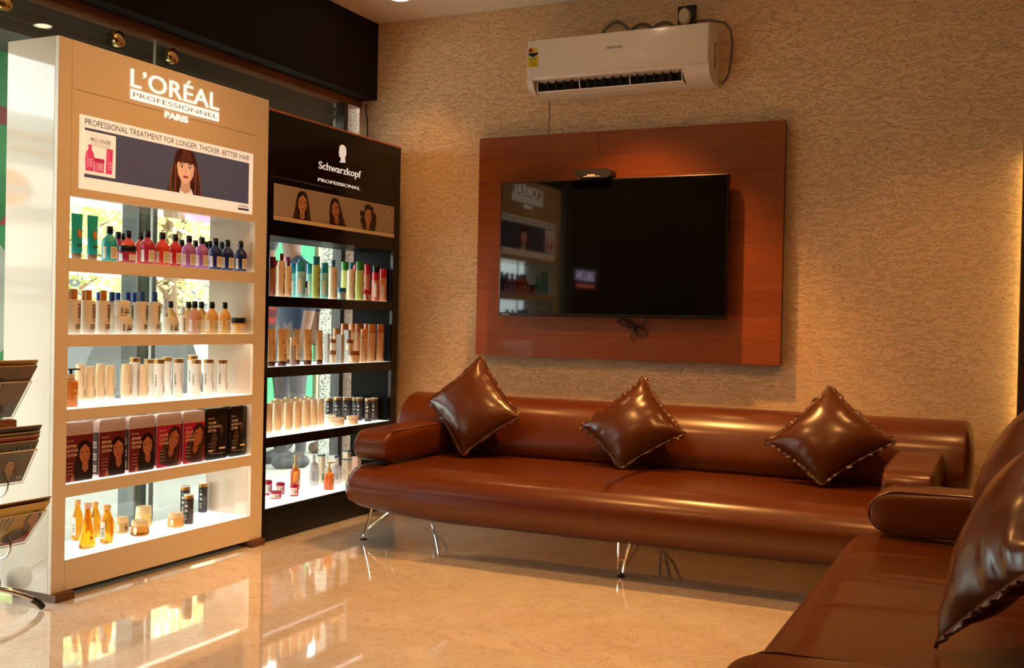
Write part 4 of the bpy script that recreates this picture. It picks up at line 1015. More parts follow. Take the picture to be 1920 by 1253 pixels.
def gold_pr(P, r, h):
    P.text('bc', -.45*r, .60*h, .10*h, hx('8a6a44'), 1, .8*r); P.ell(0,.86*h,.08*r,.015*h,hx('6a4a2a'),1,8); P.rect(-.35*r,.28*h,.4*r,.30*h,hx('3a2a1c'),1,4); P.rect(-.3*r,.40*h,.3*r,.415*h,hx('9a7a50'),1,3); P.rect(-.4*r,.22*h,.45*r,.23*h,hx('9a7a50'),1,3)
def b_tgold(k, t, r, h): b_tube(k, t, r, h, mat('gold_beige_tube', hx('dcb888'), .25, coat=.4), mat('bronze_foot', hx('6a4034'), .15, metal=.8), gold_pr)
def b_spray(k, t, r, h):
    LA([(0,0),(.95*r,0),(r,.02*h),(r,.70*h),(.5*r,.74*h),(.45*r,.80*h),(0,.80*h)], WHB, t, 'bottle'); LA([(.75*r,.74*h),(.75*r,.98*h),(.6*r,h),(0,h)], WHITE, t, 'cap')
    P = Print(); bars(P, r, .1*h, .6*h, -.5, .6, DINK, 7); P.build('label_print', on_cyl(r), PR, t)
def b_pump(k, t, r, h):
    bm_ = mat('orange_bottle', hx('c8742c'), .25, coat=.3) if k == 'pump_or' else PUMPA; pmh = CAPB if k == 'pump_or' else mat('gold_pump', hx('d8b070'), .3, metal=.3)
    q = .70 if k == 'pump_or' else .60
    LA([(0,0),(.92*r,0),(r,.03*h),(r,(q-.10)*h),(.92*r,(q-.04)*h),(.6*r,q*h),(.42*r,(q+.02)*h),(0,(q+.02)*h)], bm_, t, 'bottle')
    pmc = BEIGE if k == 'pump_or' else pmh
    LA([(.50*r,(q+.021)*h),(.50*r,(q+.13)*h),(.3*r,(q+.15)*h),(0,(q+.15)*h)], pmc, t, 'collar')
    g = G(); g.lathe([(0,(q+.14)*h),(.22*r,(q+.14)*h),(.22*r,.93*h),(.40*r,.94*h),(.40*r,.985*h),(0,h)], 16); g.tube([(0,0,.965*h),(.35*r,.55*r,.968*h),(.55*r,1.15*r,.955*h)], [.16*r,.14*r,.10*r], 8); g.build('pump', pmh, t)
    P = Print()
    if k == 'pump_or': P.text('SHEA', -.3*r, .40*h, .05*h, hx('f0d8b0'), 1, .9*r)
    else: wrap_label(P, r, .08*h, .46*h, -.5, .6, hx('d8985c'), hx('6a3018'), 6)
    bars(P, r, .14*h, .32*h, -.3, .4, hx('e8c8a0'), 4); P.build('label_print', on_cyl(r), PR, t)
def script(P, r, z0, h, ink):
    P.rect(.0,.08*h,.045*r,.9*h,ink,1)
    R = random.Random(3)
    for i in range(9): P.ell(-.22*r+.05*r*math.sin(i*2), z0+.035*h*i, .07*r, .010*h, ink, 1.5, 6)
    bars(P, r, .16*h, .36*h, .15, .85, ink, 6, 2)
def b_tap(k, t, r, h):
    g = [(0,0),(.80*r,0),(.92*r,.02*h),(.95*r,.10*h)]
    LA(g+[(0,.10*h)], WHB, t, 'cap'); LA([(.95*r,.101*h),(r,.30*h),(.96*r,.70*h),(.86*r,.97*h),(.80*r,h),(0,h)], mat('ivory_bottle', lin((.93,.80,.62)), .35, coat=.2), t, 'bottle')
    P = Print(); script(P, r, .42*h, h, DINK); P.build('label_print', on_cyl(r), PR, t)
def b_gw(k, t, r, h):
    LA([(0,0),(.97*r,0),(r,.01*h),(r,.885*h),(0,.885*h)], WHB, t, 'bottle'); LA([(.99*r,.886*h),(.99*r,.985*h),(0,.985*h)], GOLDM, t, 'gold_band'); LA([(r,.986*h),(r,h),(0,h)], mat('clear_lid', (.85,.85,.82), .1), t, 'lid')
    P = Print(); script(P, r, .38*h, h, DINK); P.ell(.45*r,.22*h,.26*r,.045*h,hx('c89a5a'),1,14); P.ell(.45*r,.22*h,.20*r,.035*h,hx('ecdcc4'),2,14); P.ell(.5*r,.215*h,.09*r,.02*h,hx('5a3a1c'),3,8)
    bars(P, r, .30*h, .62*h, -1.6, -1.2, DINK, 6); P.build('label_print', on_cyl(r), PR, t)
def b_blk(k, t, r, h):
    LA([(0,0),(.94*r,0),(r,.03*h),(r,.86*h),(0,.86*h)], mat('charcoal_bottle', (.030,.028,.027), .3, coat=.2), t, 'bottle'); LA([(.96*r,.861*h),(.96*r,.96*h),(0,.96*h)], GOLDM, t, 'gold_band'); LA([(r,.961*h),(r,h),(0,h)], mat('clear_lid', (.85,.85,.82), .1), t, 'lid')
    P = Print(); pc = hx('d8d0c4')
    for a in (-1.4, .5):
        P.rect((a-.2)*r,.58*h,(a+.35)*r,.66*h,pc,1,2); P.rect((a-.2)*r,.42*h,(a+.35)*r,.50*h,pc,1,2); P.ell((a+.05)*r,.74*h,.12*r,.022*h,pc,1,8); bars(P, r, .16*h, .36*h, a-.2, a+.4, pc, 3, 4)
    for i in range(8): P.ell(-.5*r+.04*r*math.sin(i*2), (.30+.035*i)*h, .05*r, .009*h, pc, 1.5, 6)
    P.build('label_print', on_cyl(r), PR, t)
def b_oil(k, t, r, h):
    LA([(0,0),(.80*r,0),(.96*r,.05*h),(r,.14*h),(r,.50*h),(.90*r,.62*h),(.60*r,.76*h),(.46*r,.82*h),(.46*r,.88*h),(0,.88*h)], AMB, t, 'bottle'); LA([(.52*r,.881*h),(.54*r,.90*h),(.54*r,.99*h),(.48*r,h),(0,h)], mat('peach_cap', hx('e8b070'), .35), t, 'cap')
    P = Print(); P.rect(-1.75*r,.14*h,-1.0*r,.58*h,hx('f4f0e4'),1,5); bars(P, r, .2*h, .45*h, -1.6, -1.1, DINK, 5); bars(P, r, .2*h, .4*h, -.3, .5, hx('b86a14'), 5); P.build('label_print', on_cyl(r), PR, t)
def b_flare(k, t, r, h):
    LA([(0,0),(.90*r,0),(.97*r,.02*h),(r,.05*h),(.86*r,.22*h),(.62*r,.45*h),(.44*r,.66*h),(.34*r,.80*h),(.30*r,.88*h),(0,.88*h)], AMB, t, 'bottle', sx=.62); LA([(.33*r,.881*h),(.36*r,.90*h),(.36*r,h),(0,h)], mat('coral_clear_cap', hx('e8b8a0'), .2), t, 'cap')
    P = Print(); P.ell(0,.22*h,.36*r,.07*h,hx('c87818'),1,3); P.rect(-.4*r,.12*h,.4*r,.13*h,hx('c87818'),1); P.build('label_print', lambda u,v,l:(.56*r*(1-.3*(v/h))+.001*l,u,v), PR, t)
    g = G(); g.tube([(.0,0,.40*h),(.0,0,.86*h)], .05*r, 6); g.build('dip_tube', mat('coral_tube', hx('d8602a'), .3), t)
def b_jflare(k, t, r, h):
    m = {'jg': mat('gold_jar', hx('d8b070'), .2, coat=.4), 'ja': gelm('amber_jar', hx('b8762c')), 'jy': mat('pale_yellow_jar', hx('efd27c'), .3, coat=.3), 'jy2': mat('peach_yellow_jar', hx('e6a956'), .3, coat=.3)}[k]
    LA([(0,0),(.90*r,0),(r,.06*h),(.96*r,.30*h),(.86*r,.66*h),(0,.66*h)], m, t, 'jar'); LA([(.87*r,.661*h),(.84*r,.94*h),(.76*r,h),(0,h)], mat('cream_lid', hx('eccb94'), .3, coat=.2), t, 'lid')
    P = Print()
    if k == 'jg': P.ell(-.15*r,.34*h,.13*r,.15*h,hx('5a3a14'),1,14); P.rect(-.2*r,.48*h,-.1*r,.54*h,hx('5a3a14'),1)
    bars(P, r, .18*h, .55*h, .1, .8, hx('8a5a24'), 4); P.rect(-1.5*r,.12*h,-1.1*r,.6*h,hx('f4f0e4'),1,3); P.build('label_print', lambda u,v,l:((.99*r-.13*r*v/h+EPS*l)*math.cos(u/r),(.99*r-.13*r*v/h+EPS*l)*math.sin(u/r),v), PR, t)
BC = dict(b_plum=('ecd0a8','5a1430',.84,.5), b_plum2=('a86a58','5a1430',.72,.95), b_pinkback=('ecdcd0','d8487c',.86,.9), b_turq=('8fd8dc','1a98b8',.72,.92), b_turqpump=('9fe0e4','1a9cc0',.70,.95), b_green=('b8cc68','12788c',.80,.92),
          b_blue=('ecd4b0','1f6a94',.83,.5), b_lime=('cdd880','2f8f2c',.78,.96), b_red2=('b0604c','c0202c',.74,.95), b_redblk=('cf7460','c81c2c',.60,.96), b_redor=('ec9858','d01c28',.72,.94), b_mini=('c0c8c8','1c1c20',.6,.8), o_long=('dca878','cf7430',.78,.96), o_short=('e0b080','e08a3c',.72,.94), mini_sil=('b8aca4','e4c8b4',.72,1.0))
def b_gen(k, t, r, h):
    c1, c2, q, cr = BC[k]; m = mat('salon_'+k, hx(c1), .22, coat=.35); m2 = mat('saloncap_'+k, hx(c2), .25, coat=.3)
    if cr < .7: LA([(0,0),(.93*r,0),(r,.02*h),(r,(q-.10)*h),(.90*r,(q-.04)*h),(.62*r,(q-.005)*h),(0,q*h)], m, t, 'bottle')
    else: LA([(0,0),(.93*r,0),(r,.02*h),(r,(q-.005)*h),(0,q*h)], m, t, 'bottle')
    if k == 'b_turqpump': LA([(.97*r,q*h),(.97*r,.90*h),(.70*r,.945*h),(.5*r,.95*h),(.5*r,h),(0,h)], m2, t, 'cap')
    elif k == 'b_redblk': LA([(.97*r,q*h),(.97*r,.80*h),(0,.80*h)], m2, t, 'collar'); LA([(.88*r,.801*h),(.88*r,.98*h),(.8*r,h),(0,h)], CAPB, t, 'cap')
    else: LA([(cr*r,q*h+.0002),(cr*r,.985*h),(.93*cr*r,h),(0,h)], m2, t, 'cap')
    P = Print(); ink = hx('4a3038') if k in ('b_plum','b_pinkback') else tuple(v*.35 for v in hx(c2))
    if k[0] == 'b' and k != 'b_mini': P.text('bc', -.35*r, (q-.22)*h, .06*h, ink, 1, .8*r)
    bars(P, r, (q-.40)*h, (q-.28)*h, -.2, .65, ink, 3, 5); bars(P, r, .08*h, .28*h, -.2, .6, ink, 4, 6)
    if k in ('b_turq','b_turqpump','b_redblk','b_redor'): P.rect(-1.5*r, .12*h, -.8*r, .5*h, hx('efe2d4'), 1, 4)
    P.build('label_print', on_cyl(r), PR, t)
def b_box(k, t, r, h):
    c = {'box_sil': hx('bfc0bf'), 'bx_g': hx('e6cfae'), 'bx_b': hx('e8dcc8'), 'bx_p': hx('dfae98')}[k]
    G().bbox(-r*.8, r*.8, -r*.8, r*.8, 0, h, .0008).build('carton', mat('carton_'+k, c, .35, coat=.2), t)
    P = Print(); ink = hx('5a4a3c')
    if k in ('bx_g',): P.rect(-.72*r,.12*h,.55*r,.34*h,hx('1f7a5c'),1); P.rect(-.8*r,.94*h,.8*r,h,hx('3f6470'),1)
    if k == 'bx_b': P.rect(-.8*r,.92*h,.8*r,h,hx('3a6aa8'),1)
    for i in range(4): P.rect(-.5*r,(.45+.07*i)*h,.45*r,(.46+.07*i)*h,ink,1)
    P.rect(-.2*r,.8*h,.2*r,.83*h,ink,1); P.build('front_print', on_x(.8*r,0,0), PR, t)
    P = Print()
    for i in range(5): P.rect(-.55*r,(.15+.09*i)*h,.4*r,(.17+.09*i)*h,hx('8a8a86'),1)
    if k == 'bx_g': P.rect(-.8*r,.94*h,.8*r,h,hx('3f6470'),1)
    P.build('side_print', on_y(-.8*r,0,0), PR, t)
def b_jp(k, t, r, h):
    LA([(0,0),(.90*r,0),(.96*r,.03*h),(.96*r,.14*h),(0,.14*h)], mat('crimson_base', hx('b01c48'), .3), t, 'base_band'); LA([(.95*r,.141*h),(.95*r,.74*h),(0,.74*h)], mat('clear_pink_jar', hx('ecd8c8'), .2, coat=.3), t, 'jar')
    LA([(r,.741*h),(r,.94*h),(.95*r,h),(.80*r,h),(.76*r,.97*h),(0,.97*h)], mat('crimson_lid', hx('b81c44'), .25, coat=.3), t, 'lid')
    P = Print(); P.rect(-.3*r,.18*h,.9*r,.70*h,hx('a82848'),1,6); bars(P, .95*r, .25*h, .6*h, -.9, -.4, DINK, 4); P.build('label_print', on_cyl(.95*r), PR, t)
def b_wbt(k, t, r, h):
    LA([(0,0),(.92*r,0),(r,.03*h),(r,.62*h),(.92*r,.68*h),(.70*r,.73*h),(.46*r,.76*h),(0,.76*h)], mat('pearl_bottle', lin((.82,.80,.78)), .3, coat=.3), t, 'bottle'); LA([(.46*r,.761*h),(.46*r,.985*h),(.42*r,h),(0,h)], WHB, t, 'cap')
    P = Print(); P.rect(-1.3*r,.16*h,-.2*r,.50*h,hx('c4c4c4'),1,6); P.rect(.1*r,.10*h,.8*r,.46*h,hx('5a5048'),1,4); bars(P, r, .2*h, .45*h, -1.2, -.4, hx('7a7a7a'), 5); P.build('label_print', on_cyl(r), PR, t)
KIND = {
 'tube': (b_tube, 'teal tube with gold emblem, standing on its cap', 'tube', 'product_tube'), 'jar_berry': (b_jar, 'squat berry-pink jar with black lid', 'jar', 'cream_jar'), 'jar_honey': (b_jar, 'squat honey-yellow jar with black lid', 'jar', 'cream_jar'),
 'wa': (b_w, 'white bottle with amber cap', 'bottle', 'shampoo_bottle'), 'wb': (b_w, 'white bottle with blue cap', 'bottle', 'shampoo_bottle'), 'jar_white': (b_jarw, 'rounded white jar standing on the glass', 'jar', 'cream_jar'), 'jar_white2': (b_jarw, 'rounded white jar stacked on another', 'jar', 'cream_jar'),
 'spray': (b_spray, 'slim white spray bottle', 'bottle', 'spray_bottle'), 'pump_or': (b_pump, 'orange-brown pump bottle with black pump', 'bottle', 'pump_bottle'), 'tap': (b_tap, 'ivory tapered bottle on white cap', 'bottle', 'shampoo_bottle'), 'tb': (b_tap, 'beige rounded bottle on white cap', 'bottle', 'shampoo_bottle'),
 'gw': (b_gw, 'white cylinder bottle with gold band', 'bottle', 'hair_bottle'), 'blk': (b_blk, 'charcoal cylinder bottle with gold band', 'bottle', 'hair_bottle'), 'oil': (b_oil, 'amber oil bottle with peach cap', 'bottle', 'oil_bottle'), 'flare': (b_flare, 'amber flask widening to its base', 'bottle', 'oil_bottle'),
 'jg': (b_jflare, 'gold jar with dark emblem', 'jar', 'cream_jar'), 'ja': (b_jflare, 'brown amber jar with cream lid', 'jar', 'cream_jar'), 'jy': (b_jflare, 'tall pale yellow jar', 'jar', 'cream_jar'), 'jy2': (b_jflare, 'peach-yellow jar near the charcoal bottles', 'jar', 'cream_jar'),
 'j_blue': (b_jar, 'small grey jar with blue lid', 'jar', 'cream_jar'), 'j_red': (b_jar, 'small jar with red lid', 'jar', 'cream_jar'), 'j_brown': (b_jar, 'beige jar with brown lid on the glass', 'jar', 'cream_jar'), 'j_brown2': (b_jar, 'beige jar with brown lid, stacked', 'jar', 'cream_jar'), 'jw': (b_jar, 'flat cream jar', 'jar', 'cream_jar'),
 't_gold': (b_tgold, 'gold-beige tube on bronze cap', 'tube', 'product_tube'), 'box_sil': (b_box, 'narrow silver carton', 'box', 'carton'), 'bx_g': (b_box, 'beige carton with green square', 'box', 'carton'), 'bx_b': (b_box, 'cream carton with blue top', 'box', 'carton'), 'bx_p': (b_box, 'pinkish carton behind the sofa arm', 'box', 'carton'),
 'pump_am': (b_pump, 'copper-orange pump bottle', 'bottle', 'pump_bottle'), 'jp': (b_jp, 'clear jar with crimson lid', 'jar', 'cream_jar'), 'jpl': (b_jp, 'low flat crimson jar', 'jar', 'cream_jar'), 'wbt': (b_wbt, 'pearl-white round-shouldered bottle', 'bottle', 'lotion_bottle'),
}
for k, (c, n) in PB.items(): KIND[k] = (b_pb, n+' shampoo bottle with black cap', 'bottle', 'shampoo_bottle')
for k, d in dict(b_plum='ivory bottle with plum cap', b_plum2='brown bottle with plum cap', b_pinkback='white bottle with pink cap', b_turq='clear blue bottle with turquoise cap', b_turqpump='clear blue bottle with turquoise stepped cap',
                 b_green='lime bottle with teal cap', b_blue='ivory bottle with blue cap', b_lime='yellow-green bottle with green cap', b_red2='reddish-brown bottle with red cap', b_redblk='red bottle with black cap', b_redor='orange bottle with red cap',
                 b_mini='tiny bottle with black cap', o_long='tall tan bottle with orange cap', o_short='short tan bottle with light orange cap', mini_sil='slim silver bottle').items(): KIND[k] = (b_gen, d, 'bottle', 'styling_bottle')
TAB = {
'A1':[('tube',-0.045,-2.337,1.249,0.169,0.026,144),
('tube',-0.045,-2.263,1.249,0.169,0.0255,173),
('pb_teal',-0.045,-2.178,1.249,0.136,0.029,205.5),
('jar_berry',-0.048,-2.086,1.249,0.068,0.0357,238),
('pb_berry',-0.171,-2.012,1.249,0.131,0.0283,221),
('pb_coral',-0.11,-2.018,1.249,0.134,0.0302,240),
('pb_berry',-0.21,-1.948,1.249,0.131,0.0288,230),
('pb_coral',-0.165,-1.896,1.249,0.137,0.03,263),
('pb_berry',-0.055,-1.97,1.249,0.139,0.0293,276),
('pb_coral',-0.045,-1.898,1.249,0.137,0.0297,304),
('pb_red',-0.045,-1.824,1.249,0.135,0.028,328),
('pb_red',-0.165,-1.656,1.249,0.127,0.0293,340),
('pb_lilac',-0.045,-1.742,1.249,0.136,0.029,354),
('pb_lilac',-0.045,-1.663,1.249,0.136,0.0289,378),
('pb_lilac',-0.165,-1.569,1.249,0.131,0.0275,366),
('pb_navy',-0.045,-1.577,1.249,0.138,0.0294,403.5),
('pb_navy',-0.045,-1.499,1.249,0.137,0.0287,426),
('pb_navy',-0.045,-1.409,1.249,0.139,0.028,451),
('pb_lilac',-0.165,-1.5,1.249,0.131,0.0255,386),
('pb_navy',-0.216,-1.417,1.249,0.141,0.026,393),
('pb_navy',-0.165,-1.397,1.249,0.137,0.0272,415)],
'A2':[('wa',-0.045,-2.346,0.97,0.168,0.025,138),
('wa',-0.045,-2.278,0.97,0.166,0.0264,165),
('wa',-0.045,-2.205,0.97,0.167,0.0268,193),
('wa',-0.165,-2.252,0.97,0.168,0.0239,132),
('wa',-0.165,-2.187,0.97,0.167,0.0242,157),
('wb',-0.165,-2.112,0.97,0.163,0.0226,185),
('wb',-0.11,-2.099,0.97,0.164,0.0225,209),
('wb',-0.165,-2.015,0.97,0.164,0.023,220),
('wb',-0.11,-2.015,0.97,0.166,0.0229,239),
('wb',-0.165,-1.926,0.97,0.167,0.0235,251),
('wb',-0.045,-2.004,0.97,0.169,0.0239,266),
('wb',-0.045,-1.936,0.97,0.17,0.0242,289),
('jar_white2',-0.08,-2.079,1.038,0.065,0.0318,227),
('jar_white',-0.046,-2.101,0.97,0.068,0.0335,231),
('jar_white',-0.045,-1.842,0.97,0.069,0.0311,320),
('pb_honey',-0.165,-1.717,0.97,0.137,0.0289,319),
('spray',-0.12,-1.797,0.97,0.147,0.012,309),
('spray',-0.1,-1.713,0.97,0.113,0.0133,342),
('pb_honey',-0.165,-1.606,0.97,0.138,0.0296,353),
('pb_rose',-0.045,-1.701,0.97,0.139,0.0287,364.5),
('pb_honey',-0.165,-1.525,0.97,0.14,0.03,377),
('pb_honey',-0.045,-1.593,0.97,0.139,0.0282,397),
('pb_honey',-0.045,-1.509,0.97,0.14,0.0275,421),
('jar_honey',-0.055,-1.406,0.97,0.072,0.034,449)],
'A3':[('pump_or',-0.089,-2.315,0.695,0.146,0.0273,132.5),
('tap',-0.24,-2.08,0.695,0.14,0.0219,169),
('tap',-0.244,-1.971,0.695,0.141,0.0203,206.5),
('tap',-0.242,-1.887,0.695,0.145,0.0217,236),
('tap',-0.199,-1.83,0.695,0.143,0.0197,269.5),
('tap',-0.243,-2.128,0.695,0.15,0.0206,150),
('tap',-0.244,-2.023,0.695,0.149,0.02,188),
('gw',-0.242,-1.839,0.695,0.171,0.0219,252),
('gw',-0.242,-1.753,0.695,0.162,0.0223,280),
('gw',-0.14,-1.803,0.695,0.167,0.0218,298),
('gw',-0.123,-1.708,0.695,0.168,0.0211,334),
('gw',-0.243,-1.648,0.695,0.169,0.0216,313),
('gw',-0.241,-1.488,0.695,0.173,0.0234,361),
('gw',-0.13,-1.589,0.695,0.16,0.0216,367.5),
('gw',-0.136,-1.503,0.695,0.16,0.0231,391),
('gw',-0.111,-1.439,0.695,0.157,0.0216,417)],
'A5':[('oil',-0.242,-2.133,0.143,0.161,0.0227,144.5),
('flare',-0.1,-2.213,0.143,0.173,0.038,164),
('oil',-0.23,-2.053,0.143,0.142,0.022,178),
('oil',-0.102,-2.114,0.143,0.15,0.0266,200),
('jg',-0.203,-1.937,0.143,0.066,0.031,228),
('ja',-0.108,-1.932,0.143,0.061,0.0393,262),
('jy',-0.228,-1.789,0.143,0.086,0.0376,269),
('jy2',-0.108,-1.725,0.143,0.06,0.0365,329.5),
('blk',-0.243,-1.52,0.143,0.138,0.021,347),
('blk',-0.107,-1.648,0.143,0.128,0.0214,353.5),
('blk',-0.244,-1.403,0.143,0.136,0.0203,380.5)],
'B1':[('b_plum2',-0.045,-1.181,1.145,0.186,0.0158,510),
('b_pinkback',-0.1,-1.078,1.145,0.175,0.0149,518),
('b_plum',-0.045,-1.113,1.145,0.206,0.0185,527),
('b_plum',-0.045,-1.059,1.145,0.178,0.0162,540),
('b_pinkback',-0.165,-0.91,1.145,0.204,0.0155,538),
('b_turq',-0.1,-0.949,1.145,0.167,0.014,549),
('b_turqpump',-0.045,-0.962,1.145,0.184,0.0228,563),
('b_turq',-0.1,-0.813,1.145,0.174,0.0156,580),
('b_green',-0.045,-0.835,1.145,0.21,0.02,592),
('b_turq',-0.045,-0.762,1.145,0.183,0.0203,608),
('b_blue',-0.045,-0.688,1.145,0.201,0.0212,624),
('b_lime',-0.1,-0.501,1.145,0.204,0.0192,646),
('j_blue',-0.035,-0.622,1.145,0.061,0.0221,640.5),
('b_blue',-0.045,-0.523,1.145,0.199,0.0211,658),
('b_lime',-0.045,-0.442,1.145,0.207,0.0214,674),
('b_red2',-0.1,-0.285,1.145,0.202,0.0185,688),
('j_red',-0.035,-0.384,1.145,0.061,0.0223,688),
('b_redblk',-0.045,-0.283,1.145,0.196,0.0226,704.5),
('b_redor',-0.045,-0.208,1.145,0.183,0.0208,719.5),
('b_red2',-0.165,-0.298,1.145,0.199,0.0171,667),
('b_mini',-0.045,-0.914,1.145,0.084,0.0077,574)],
'B2':[('t_gold',-0.045,-1.176,0.815,0.177,0.0268,509),
('t_gold',-0.045,-1.095,0.815,0.177,0.0309,529),
('t_gold',-0.1,-0.909,0.815,0.176,0.027,556),
('mini_sil',-0.035,-1.025,0.815,0.136,0.0144,549),
('t_gold',-0.045,-0.891,0.815,0.175,0.0295,577),
('t_gold',-0.045,-0.791,0.815,0.172,0.0228,599.5),
('t_gold',-0.165,-0.892,0.815,0.175,0.0259,540),
('box_sil',-0.1,-0.65,0.815,0.152,0.0134,613),
('box_sil',-0.045,-0.61,0.815,0.15,0.0188,638),
('box_sil',-0.1,-0.465,0.815,0.172,0.018,651),
('o_long',-0.165,-0.475,0.815,0.179,0.018,630),
('o_long',-0.165,-0.4,0.815,0.205,0.0196,645),
('o_long',-0.21,-0.251,0.815,0.205,0.0202,661),
('o_long',-0.1,-0.358,0.815,0.206,0.0211,672),
('o_short',-0.045,-0.39,0.815,0.179,0.0195,682),
('o_long',-0.1,-0.274,0.815,0.207,0.0199,688),
('o_long',-0.045,-0.314,0.815,0.205,0.0211,696.5),
('o_long',-0.045,-0.228,0.815,0.205,0.02,712.5),
('j_brown2',-0.1,-0.598,0.88,0.059,0.0162,624),
('j_brown',-0.1,-0.597,0.815,0.065,0.0162,624),
('j_brown2',-0.08,-0.474,0.88,0.056,0.0193,655),
('j_brown',-0.042,-0.49,0.815,0.063,0.0301,663)],
'B3':[('tb',-0.104,-1.116,0.487,0.146,0.0198,503),
('tb',-0.117,-1.033,0.487,0.143,0.0214,519),
('tb',-0.104,-0.962,0.487,0.142,0.021,540),
('tb',-0.098,-0.896,0.487,0.143,0.0206,557),
('tb',-0.109,-0.807,0.487,0.146,0.0209,574),
('tb',-0.124,-0.723,0.487,0.143,0.0186,588),
('tb',-0.127,-0.658,0.487,0.142,0.0188,601),
('tb',-0.238,-0.911,0.487,0.142,0.0189,511),
('tb',-0.244,-0.826,0.487,0.143,0.0198,529),
('tb',-0.244,-0.742,0.487,0.141,0.02,548),
('tb',-0.208,-0.709,0.487,0.143,0.0169,566),
('tb',-0.214,-0.627,0.487,0.144,0.0171,582),
('tb',-0.244,-0.869,0.487,0.15,0.0178,519),
('tb',-0.244,-0.787,0.487,0.151,0.0186,538),
('tb',-0.244,-0.701,0.487,0.149,0.0172,557),
('tb',-0.247,-0.619,0.487,0.147,0.0157,574),
('blk',-0.243,-0.417,0.487,0.131,0.0202,617),
('blk',-0.243,-0.339,0.487,0.129,0.0214,632.5),
('blk',-0.222,-0.277,0.487,0.127,0.0244,650.5),
('blk',-0.244,-0.207,0.487,0.123,0.0205,665),
('blk',-0.147,-0.268,0.487,0.127,0.02,673.5),
('blk',-0.21,-0.208,0.487,0.119,0.0206,684),
('blk',-0.076,-0.286,0.487,0.126,0.0213,690.5),
('blk',-0.087,-0.207,0.487,0.125,0.0202,707),
('jw',-0.072,-0.583,0.487,0.042,0.0365,633),
('jw',-0.054,-0.474,0.487,0.044,0.0316,660.5),
('jw',-0.208,-0.462,0.487,0.043,0.032,618)],
'B4':[('jp',-0.244,-0.928,0.156,0.073,0.0194,503),
('jp',-0.214,-0.87,0.156,0.057,0.0229,525.5),
('jpl',-0.152,-0.988,0.156,0.035,0.0306,516.5),
('jp',-0.116,-0.885,0.156,0.059,0.022,552),
('pump_am',-0.239,-0.714,0.156,0.179,0.0255,553.5),
('wbt',-0.237,-0.561,0.156,0.163,0.0275,587),
('bx_g',-0.244,-0.479,0.156,0.157,0.0195,602),
('pump_am',-0.091,-0.624,0.156,0.144,0.0269,617),
('bx_b',-0.239,-0.372,0.156,0.141,0.0255,625),
('wbt',-0.171,-0.442,0.156,0.136,0.0265,630.5),
('bx_g',-0.244,-0.236,0.156,0.156,0.0203,650),
('bx_g',-0.154,-0.368,0.156,0.129,0.024,650),
('bx_p',-0.174,-0.244,0.156,0.126,0.023,668),
('bx_p',-0.243,-0.208,0.156,0.114,0.0208,683)],
}
SHN = dict(A1='top shelf, cream cabinet', A2='second shelf, cream cabinet', A3='third shelf, cream cabinet', A5='bottom shelf, cream cabinet', B1='top shelf, black cabinet', B2='second shelf, black cabinet', B3='third shelf, black cabinet', B4='bottom shelf, black cabinet')
ORD = ['first', 'second', 'third', 'fourth', 'fifth', 'sixth', 'seventh', 'eighth', 'ninth', 'tenth', 'eleventh', 'twelfth', 'thirteenth', 'fourteenth', 'fifteenth', 'sixteenth', 'seventeenth']
for sh, items in TAB.items():
    bydesc = {}
    for it in items: bydesc.setdefault(KIND[it[0]][1], []).append(it)
    for it in items:
        k, x, y, z, h, r, cx = it; fn, d, cat, nm = KIND[k]; same = sorted(bydesc[d], key=lambda q: q[6])
        if len(same) == 1: lab = d+', '+SHN[sh]
        else: lab = d+', '+ORD[same.index(it)]+' from left, '+SHN[sh]
        t = thing(nm, lab, cat, (x, y, z+.0002), group=(d+'s, '+SHN[sh]) if len(same) > 1 else None)
        fn(k, t, r, h)

